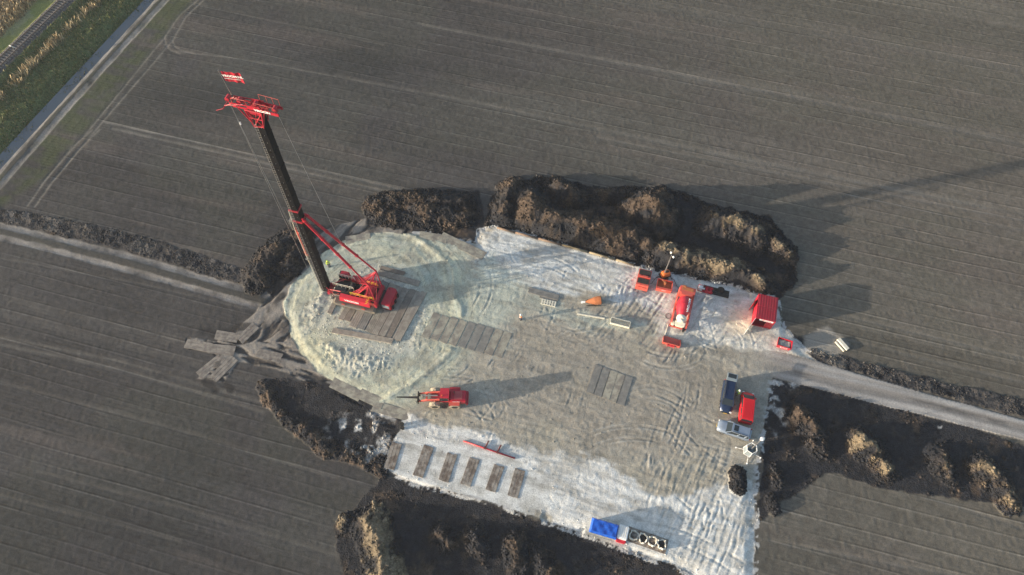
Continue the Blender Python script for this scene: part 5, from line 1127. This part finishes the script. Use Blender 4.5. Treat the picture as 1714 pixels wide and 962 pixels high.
def mixer():
    A, B = P(1152, 482, 2.4), P(1138, 541, 1.9); d = A-B; a = math.atan2(d[1], d[0])
    c = (A+B)/2; t = thing('drum_mixer', 'large red mixing drum with a white mouth lying in a red steel frame', 'mixer', c, a, GZ)
    m = MB(); Lh = 3.05; W_ = 1.15
    for s in (-1, 1):
        m.box((0, s*W_, .2), (6.1, .16, .28)); m.box((-.1, s*W_, 1.75), (5.3, .10, .12))
        for x in (-2.9, -1.2, .9, 2.95): m.box((x, s*W_, 1.0), (.12, .12, 1.6))
        m.cyl((-2.9, s*W_, .3), (-1.2, s*W_, 1.7), .05); m.cyl((.9, s*W_, .3), (2.9, s*W_, 1.7), .05)
    for x in (-2.95, 0, 2.95): m.box((x, 0, .2), (.16, 2.3, .24))
    m.build('skid_frame', ORED, t, .015)
    m = MB(); m.box((2.45, 0, 1.55), (1.15, 2.35, 1.75)); m.box((1.72, 0, 2.2), (.5, 1.8, .45)); en = m.build('drive_housing', ORED, t, .06)
    m = MB(); m.box((2.55, 0, 2.45), (.55, 1.7, .06)); m.box((2.9, .6, 2.5), (.3, .5, .16)); m.build('roof_hatch', RUST, en, .02)
    m = MB(); m.lathe([(0, .45), (.05, .55), (.24, .86), (.42, 1.04), (.62, 1.08), (.80, .92), (.93, .62), (1, .5)], (-2.1, 0, 1.85), (1.85, 0, 1.62), 36)
    dr = m.build('drum', RED2, t, 0, True)
    m = MB(); m.lathe([(0, .60), (.1, .66), (.5, .70), (.9, .66), (1, .62)], (-2.45, 0, 1.9), (-1.85, 0, 1.87), 28); m.lathe([(0, .42), (.1, .5), (1, .58)], (-2.85, 0, 1.92), (-2.4, 0, 1.9), 24); m.build('drum_mouth', CREAM, dr, 0, True)
    m = MB(); m.cyl((-.02, 0, 1.73), (.10, 0, 1.73), 1.10, n=36); m.build('roller_ring', RED, dr)
    o = text('VROOM', .46, WHITE, dr, (-.15, -.60, 2.62), (0, 0, 0), 'lettering', .02, .02, 1.35); o.rotation_euler = (math.radians(32), 0, 0)
    m = MB(); m.hexa([(-3.2, -.45, .9), (-2.7, -.45, 1.0), (-2.7, .45, 1.0), (-3.2, .45, .9)], [(-3.35, -.75, 1.75), (-2.7, -.75, 1.85), (-2.7, .75, 1.85), (-3.35, .75, 1.75)]); m.build('discharge_hopper', CREAM, t, .02)
    m = MB(); m.box((-2.95, .95, 1.2), (.5, .3, .6)); m.cyl((-2.9, 1.1, .3), (-3.1, 1.2, 1.6), .04); m.build('control_box', CREAM, t, .02)
    m = MB(); m.box((-3.2, -.85, .35), (.5, .35, .4)); m.build('motor', DARK, t, .02)
    # black mat and pump beside it
    a2 = math.radians(-17)
    o = slab('rubber_mat', 'black rubber mat lying between the soil ridge and the mixing drum', 'mat', P(1198, 489), 4.0, 1.3, .05, a2, BLACK, None, GZ, 2)
    t = thing('pump_set', 'small red and grey pump set with two red hose reels on the black mat', 'pump', P(1180, 485, .5), a2, GZ+.05)
    m = MB(); m.box((0, 0, .1), (2.2, .8, .10)); 
    for x in (-1.05, 1.05):
        for y in (-.38, .38): m.cyl((x, y, .1), (x, y, .8), .03)
    for y in (-.38, .38): m.cyl((-1.05, y, .8), (1.05, y, .8), .03)
    m.build('frame', RED, t)
    m = MB(); m.box((-.75, 0, .42), (.6, .6, .55)); m.box((-.75, 0, .75), (.4, .3, .12)); m.cyl((-.45, 0, .5), (-.1, 0, .5), .14); m.build('engine', WHITE, t, .04)
    for x in (.25, .85):
        m = MB(); m.cyl((x, -.32, .45), (x, -.27, .45), .33, n=18); m.cyl((x, .27, .45), (x, .32, .45), .33, n=18); m.cyl((x, -.27, .45), (x, .27, .45), .15, n=12); m.build('hose_reel', RED2, t)
    m = MB()
    for k in range(5): m.lathe([(0, .55-.05*k), (1, .55-.05*k)], (0, 0, .1+.07*k), (0, 0, .16+.07*k), 16)
    o = m.build('coiled_hose', BLACK); o.location = (*[float(v) for v in P(1206, 487)], GZ+.02); tag(o, 'dark coiled hose heaped on the right part of the black mat', 'hose')
    m = MB(); R_ = .42
    for k in range(14): a_ = 2*PI*k/14; b_ = 2*PI*(k+1)/14; m.cyl((R_*math.cos(a_), R_*math.sin(a_), .04), (R_*math.cos(b_), R_*math.sin(b_), .04), .03)
    o = m.build('coiled_hose', DARK); o.location = (*[float(v) for v in P(1118, 530)], GZ); tag(o, 'small ring of hose on the sand left of the white drum mouth', 'hose')
    A, B = P(1118, 543), P(1112, 564); m = MB(); m.cyl((*[float(v) for v in A], GZ+.05), (*[float(v) for v in B], GZ+.05), .05); tag(m.build('rail_bar', CREAM), 'pale bar lying between the drum mouth and the loader bucket', 'bar')
def yard_bits():
    t = thing('concrete_skip', 'rusty orange cone shaped concrete skip lying on its side in the yard', 'concrete skip', P(993, 505, .5), math.radians(5), GZ)
    m = MB(); m.lathe([(0, .14), (.10, .16), (.30, .34), (.62, .60), (.85, .66), (1, .66)], (-1.3, 0, .5), (1.1, 0, .66), 20); m.build('cone', RUST, t)
    m = MB(); m.cyl((1.08, 0, .66), (1.16, 0, .66), .70, n=20); m.cyl((1.165, 0, .66), (1.18, 0, .66), .56, n=20); m.build('mouth_ring', BLACK, t)
    m = MB(); m.cyl((-1.65, 0, .48), (-1.25, 0, .5), .16, n=12); m.box((-1.75, 0, .42), (.25, .3, .3)); m.build('nozzle', WHITE, t)
    m = MB()
    for s in (-1, 1): m.cyl((.9, s*.6, .7), (-.9, s*.45, .15), .04); m.cyl((.9, s*.6, .7), (.5, s*.7, .08), .04); m.cyl((-1.1, s*.45, .1), (1.1, s*.7, .1), .04)
    m.cyl((1.1, -.5, 1.2), (1.1, .5, 1.2), .05); m.build('cradle', DARK, t)
    # stacked slabs
    slab('stone_slab', 'grey slab, upper one of the pair lying beside the pallet', 'slab', P(910, 493), 4.8, .95, .16, math.radians(-17), GREYW, None, GZ, 2)
    slab('stone_slab', 'shorter grey slab under the edge of the longer one', 'slab', P(918, 500), 2.9, .7, .10, math.radians(-15), GREYW, None, GZ-.02, 1)
    t = thing('pallet', 'pale wooden pallet half buried in sand below the grey slabs', 'pallet', P(918, 508), math.radians(-14), GZ-.02)
    m = MB()
    for k in range(6): m.box((-1.0+.4*k, 0, .14), (.24, .9, .03))
    for y in (-.4, 0, .4): m.box((0, y, .06), (2.3, .10, .10))
    m.build('deck', CREAM, t)
    t = thing('slotted_rack', 'cream slotted steel rack sunk in the sand at the yard centre', 'rack', P(1038, 541, .3), math.radians(-16), GZ-.02)
    m = MB()
    for s in (-.45, .45): m.box((0, s, .3), (2.9, .10, .5))
    for s in (-1.45, 1.45): m.box((s, 0, .3), (.10, .9, .5))
    m.box((0, 0, .08), (2.8, .85, .06)); m.build('side_frame', CREAM, t, .01)
    m = MB()
    for k in range(9): m.box((-1.2+.3*k, .12, .5), (.07, .6, .10))
    m.build('divider', FROST, t)
    A, B = P(966, 526), P(1012, 534); m = MB(); d = B-A; m.box((0, 0, .08), (float(np.hypot(*d)), .22, .16)); o = m.build('timber_beam', CREAM, None, .02); o.location = (*[float(v) for v in (A+B)/2], GZ-.05); o.rotation_euler = (0, 0, math.atan2(d[1], d[0])); tag(o, 'pale timber beam half sunk in sand left of the slotted rack', 'beam')
    A, B = P(1402, 568), P(1418, 586); m = MB(); d = B-A; L_ = float(np.hypot(*d)); m.box((0, 0, .2), (L_, .55, .40)); m.box((0, -.6, .12), (L_*.9, .25, .2)); o = m.build('concrete_beam', CREAM, None, .03); o.location = (*[float(v) for v in (A+B)/2], 0.02); o.rotation_euler = (0, 0, math.atan2(d[1], d[0])); tag(o, 'pale yellowish concrete beam lying in the field beyond the small red skip', 'beam')
    # kerb beams along the upper pad edge
    pts = [(832, 383), (862, 391), (900, 401), (940, 411.5), (985, 424), (1030, 436.5), (1062, 446)]
    labs = ['brown pipe at the left end of the upper pad edge', 'second pipe from the left on the upper pad edge, rusty brown', 'third pipe from the left on the upper pad edge', 'yellowish pipe midway along the upper pad edge', 'fifth pipe of the upper pad edge, joined by black clamps', 'last pipe of the upper pad edge, ending near the twin hatch bin']
    for k in range(6):
        A, B = P(*pts[k]), P(*pts[k+1]); d = (B-A); n_ = np.array([-d[1], d[0]])/np.hypot(*d)
        t = thing('edge_pipe', labs[k], 'pipe', (A+B)/2, math.atan2(d[1], d[0]), GZ, 'pipes laid end to end along the upper pad edge'); L_ = float(np.hypot(*d))/2-.04
        m = MB(); m.cyl((-L_, 0, .18), (L_, 0, .18), .17, n=14); m.build('pipe', paint('brown_pipe', (.17, .11, .075), .8, 0, .5) if k < 3 else paint('ochre_pipe', (.26, .21, .13), .8, 0, .5), t, 0, True)
        m = MB(); m.cyl((L_-.14, 0, .18), (L_+.02, 0, .18), .22, n=14); m.build('clamp', DARK, t)
    # red pipe manifold, lower part
    A, B = P(776, 739), P(862, 768); d = B-A; L_ = float(np.hypot(*d)); t = thing('red_pipe', 'long thin red pipe with two black stub valves on the white lower pad', 'pipe', A, math.atan2(d[1], d[0]), GZ)
    m = MB(); m.cyl((0, 0, .12), (L_, 0, .12), .11, n=10); m.build('pipe', RED, t, 0, True)
    for k in (.42, .66): m = MB(); m.cyl((L_*k, 0, .16), (L_*k+.15, 1.15, .16), .10, n=8); m.box((L_*k, 0, .2), (.3, .3, .28)); m.build('stub_valve', paint('dark_red', (.14, .02, .02), .6), t, .02)
    for k, (x, y, lb) in enumerate(((674, 712, 'black bucket standing at the corner of the white lower pad'), (674.5, 718, 'second black bucket just below its twin at the white pad corner'))):
        m = MB(); m.lathe([(0, .20), (1, .26)], (0, 0, 0), (0, 0, .5), 14); m.cyl((0, 0, .5), (0, 0, .53), .29, n=14); o = m.build('bucket', BLACK); o.location = (*[float(v) for v in P(x, y)], GZ); tag(o, lb, 'bucket')
def lower_pad():
    a = math.radians(-16.5); H_ = 1.6
    q0, q1, q2, q3 = P(992, 866, H_), P(1036, 879, H_), P(1031, 902, H_), P(988, 888, H_)
    c = (q0+q1+q2+q3)/4; L_ = float(np.hypot(*(q1-q0))); W_ = float(np.hypot(*(q2-q1))); a = math.atan2((q1-q0)[1], (q1-q0)[0])
    t = thing('covered_skip', 'big skip under a bright blue tarpaulin at the bottom of the pad', 'skip', c, a, GZ)
    m = MB(); m.hexa([(-L_/2*.92, -W_/2*.9, .05), (L_/2*.92, -W_/2*.9, .05), (L_/2*.92, W_/2*.9, .05), (-L_/2*.92, W_/2*.9, .05)], [(-L_/2, -W_/2, H_-.35), (L_/2, -W_/2, H_-.35), (L_/2, W_/2, H_-.35), (-L_/2, W_/2, H_-.35)]); m.build('tub', STEEL, t, .03)
    m = MB(); nx_, ny_ = 16, 10; vs = []
    for i in range(nx_+1):
        for j in range(ny_+1):
            x = -L_/2-.07+(L_+.14)*i/nx_; y = -W_/2-.07+(W_+.14)*j/ny_; e = i in (0, nx_) or j in (0, ny_)
            z = H_-.02+.05*math.sin(i*1.1)*math.sin(j*.8)+random.uniform(-.015, .015) if not e else H_-.55+.10*math.sin(i*2+j*3)
            vs.append((x, y, z))
    m._add(vs, [(i*(ny_+1)+j, (i+1)*(ny_+1)+j, (i+1)*(ny_+1)+j+1, i*(ny_+1)+j+1) for i in range(nx_) for j in range(ny_)])
    o = m.build('tarpaulin', BLUET, t); sd = o.modifiers.new('cloth', 'SOLIDIFY'); sd.thickness = .01
    m = MB(); m.cyl((-L_*.1, -W_/2-.1, H_-.1), (-L_*.1+.15, W_/2+.1, H_-.0), .012); m.build('strap', DARK, t)
    m = MB(); m.cyl((-L_/2+.1, -W_/2-.25, .6), (L_/2-.1, -W_/2-.25, .6), .03); m.build('side_rail', STEEL, t)
    c = P(1042, 892, .9); t = thing('tank', 'small tank with white top and red lower body between blue tarpaulin and bags', 'tank', c, a, GZ)
    m = MB(); m.box((0, 0, .75), (1.35, 1.8, 1.3)); m.build('tank_body', WHITE, t, .12)
    m = MB(); m.box((0, -1.02, .5), (1.3, .45, .95)); m.build('pump_box', RED2, t, .12)
    m = MB()
    for k in range(4): m.box((-.4+.25*k, .1, 1.405), (.06, 1.3, .02))
    m.build('lid_rib', CREAM, t)
    labs = ['torn white bag nearest the tank, first of four on the dark plate', 'second white rimmed bag from the tank, half collapsed', 'third white rimmed bag, shaped like a ring', 'fourth white bag at the right end of the dark plate']
    A, B = P(1060, 897), P(1106, 912); slab('dark_plate', 'dark plate carrying four open white bags', 'ground plate', (A+B)/2+np.array([0, .0]), float(np.hypot(*(B-A)))+1.6, 1.9, .08, math.atan2((B-A)[1], (B-A)[0]), WOODB, None, GZ, 2)
    for k in range(4):
        c = A+(B-A)*k/3; t = thing('bulk_bag', labs[k], 'bulk bag', c, a+random.uniform(-.2, .2), GZ+.08, 'open bulk bags on the dark plate')
        n_ = 18; rr_ = [.52+random.uniform(-.07, .07) for _ in range(n_)]; m = MB(); ring = []
        hh_ = [.55+.12*math.sin(i*1.7+k)-(.35 if (i+5*k) % 18 < 4 else 0) for i in range(n_)]
        for f_, z_ in ((1.0, 0), (1.12, .5), (1.05, 1), (.82, 1), (.80, .15)):
            for i in range(n_):
                g = 2*PI*i/n_; sq = 1/max(abs(math.cos(g)), abs(math.sin(g)))**.5; ring.append((rr_[i]*f_*math.cos(g)*sq, rr_[i]*f_*math.sin(g)*sq*1.15, hh_[i]*z_))
        m._add(ring, [(j*n_+i, j*n_+(i+1) % n_, (j+1)*n_+(i+1) % n_, (j+1)*n_+i) for j in range(4) for i in range(n_)]+[tuple(range(n_-1, -1, -1))])
        m.build('bag', BAG, t)
        m = MB(); m._add([(rr_[i]*.8*math.cos(2*PI*i/n_)*1.1, rr_[i]*.8*math.sin(2*PI*i/n_)*1.25, .12+.05*math.sin(i)) for i in range(n_)]+[(0, 0, .22)], [(i, (i+1) % n_, n_) for i in range(n_)]); m.build('contents', DARK if k % 2 else WOODB, t)
def camera_tower():
    t = thing('camera_tower', 'white steel site camera tower with a caged base, splayed feet and a mast', 'camera tower', P(1252, 756), math.radians(25), GZ)
    n_ = 6; R_ = .85
    H_ = 1.7; b = [(R_*math.cos(2*PI*k/n_), R_*math.sin(2*PI*k/n_)) for k in range(n_)]; tp = [(x*.88, y*.88) for x, y in b]
    m = MB()
    for k in range(n_):
        j = (k+1) % n_; m.cyl((*b[k], .2), (*b[j], .2), .035); m.cyl((*tp[k], H_), (*tp[j], H_), .045); m.cyl((*b[k], .2), (*tp[k], H_), .035)
    m.build('cage_frame', WHITE, t)
    m = MB()
    for k in range(n_):
        j = (k+1) % n_
        if k == 0: continue
        i_ = .93; m._add([(b[k][0]*i_, b[k][1]*i_, .25), (b[j][0]*i_, b[j][1]*i_, .25), (tp[j][0]*i_, tp[j][1]*i_, H_-.05), (tp[k][0]*i_, tp[k][1]*i_, H_-.05), (b[k][0]*.9, b[k][1]*.9, .25), (b[j][0]*.9, b[j][1]*.9, .25), (tp[j][0]*.9, tp[j][1]*.9, H_-.05), (tp[k][0]*.9, tp[k][1]*.9, H_-.05)],
                     [(0, 1, 2, 3), (7, 6, 5, 4), (0, 4, 5, 1), (1, 5, 6, 2), (2, 6, 7, 3), (3, 7, 4, 0)])
    m.build('side_panel', GREYP, t)
    m = MB(); m.box((0, 0, .55), (.8, .8, .7)); m.build('battery_box', GREYP, t, .03)
    m = MB()
    for g in (0.6, 2.4, 4.0, 5.3):
        m.cyl((.7*math.cos(g), .7*math.sin(g), .22), (1.75*math.cos(g), 1.75*math.sin(g), .10), .03); m.cyl((1.75*math.cos(g), 1.75*math.sin(g), .0), (1.75*math.cos(g), 1.75*math.sin(g), .35), .035); m.cyl((1.75*math.cos(g), 1.75*math.sin(g), .0), (1.75*math.cos(g), 1.75*math.sin(g), .03), .12)
    m.build('outrigger', WHITE, t)
    m = MB(); m.cyl((0, 0, .8), (0, 0, 2.6), .08); m.cyl((0, 0, 2.6), (0, 0, 4.6), .06); m.cyl((0, 0, 4.6), (0, 0, 6.1), .05); m.build('mast', STEEL, t)
    m = MB(); m.lathe([(0, .10), (.2, .26), (.6, .28), (1, .15)], (0, 0, 6.05), (0, 0, 6.5), 16); m.box((.25, 0, 6.3), (.2, .15, .15)); m.box((-.25, 0, 6.3), (.2, .15, .15)); m.build('camera_head', WHITE, t)
def railway():
    a0, a1 = P(-30, 145.5), P(150, -30); d = a1-a0; L_ = float(np.hypot(*d)); z = 0.98
    t = thing('railway_track', 'single railway track with dark sleepers beyond the ditch', 'railway track', a0, math.atan2(d[1], d[0]), z)
    for s in (-.72, .72):
        m = MB(); m.box((L_/2, s, .22), (L_, .07, .03)); m.box((L_/2, s, .15), (L_, .02, .12)); m.box((L_/2, s, .085), (L_, .14, .02)); m.build('rail', paint('rail_steel', (.22, .17, .14), .4, .5, .3), t)
    m = MB(); m.box((0, 0, .02), (.24, 2.5, .12)); sl_ = m.build('sleeper', paint('concrete_sleeper', (.16, .15, .145), .9, 0, .4), t, .01); n_ = min(98, int(L_/.6))
    sl_.location = (.3, 0, 0)
    for k in range(1, n_):
        c_ = sl_.copy(); COL.objects.link(c_); c_.parent = t; c_.location = (.3+k*L_/n_, 0, 0)
    t = thing('signal_post', 'white railway marker board on a post beside the track', 'signal', P(27, 87, 1.5), math.radians(-25), .9)
    m = MB(); m.cyl((0, 0, 0), (0, 0, 2.2), .05); m.build('post', STEEL, t)
    m = MB(); m.box((0, .06, 1.9), (.55, .14, .9), 0, 1, ('X', .5)); m.build('marker_board', WHITE, t, .02)
def people():
    person('person in orange hi-vis with a white helmet standing alone in the open yard', P(871, 536), math.radians(30), HIVISO, WHITE, .35)
    person('person in yellow hi-vis and white helmet between the dark blue car and red van', P(1232.5, 661), math.radians(190), HIVIS, WHITE, .8)
    person('person in yellow hi-vis standing on the platform just right of the rig mast', P(552, 447), math.radians(-60), HIVIS, HIVIS, .5, 0.25)
# ------------------------------------------------------------------ assemble
for (x, y, r_, hx_, hy_) in [(746, 667, 0, 4.6, 1.5), (1215, 662, -1.84, 2.6, 1.2), (1248, 678, -1.84, 2.6, 1.2), (1229, 712, -.3, 2.5, 1.2), (1252, 756, 0, 1.8, 1.8), (1280, 525, -.23, 2.2, 3.0), (1077, 468, -.27, 1.1, 1.8), (1112, 478, -.27, 1.5, 1.2),
                        (1113, 459, 0, 1.3, 1.0), (1124, 572, -.3, 1.6, 1.0), (1146, 515, -1.88, 3.4, 1.5), (993, 506, 0, 1.9, .9), (1198, 489, -.3, 2.4, 1.0), (782, 562, -.27, 5.4, 2.3), (1019, 645, -.28, 2.5, 3.0), (1012, 888, -.28, 2.4, 1.4), (1042, 895, -.28, 1, 1.4),
                        (1084, 904, -.28, 3.4, 1.3), (765, 788, -.3, 12.5, 2.8), (1038, 541, -.28, 1.6, .7), (914, 500, -.3, 2.6, 1.3), (820, 754, -.32, 4.5, 1.0), (674, 715, 0, .6, .8), (945, 412, -.285, 12.5, .3)]:
    c_ = P(x, y, .0); flatten(c_[0], c_[1], r_, hx_, hy_, GZ)
build_terrain(); build_clods(); build_grass()
mats(); rig(); machine_housing(); loader(); cars(); people(); containers(); skip_small(); light_tower(); mixer(); yard_bits(); lower_pad(); camera_tower(); railway()
# thin winter haze: one even box of air round the whole scene
mb = MB(); mb.box((0, 62, 58), (330, 230, 122)); m = bpy.data.materials.new('haze_air'); m.use_nodes = True; t = m.node_tree
for n in list(t.nodes):
    if n.type != 'OUTPUT_MATERIAL': t.nodes.remove(n)
pv = t.nodes.new('ShaderNodeVolumePrincipled'); pv.inputs['Density'].default_value = 0.0002; pv.inputs['Color'].default_value = (0.86, 0.91, 1.0, 1); pv.inputs['Anisotropy'].default_value = 0.2
t.links.new(pv.outputs[0], [n for n in t.nodes if n.type == 'OUTPUT_MATERIAL'][0].inputs['Volume'])
tag(mb.build('haze', m), kind='stuff')
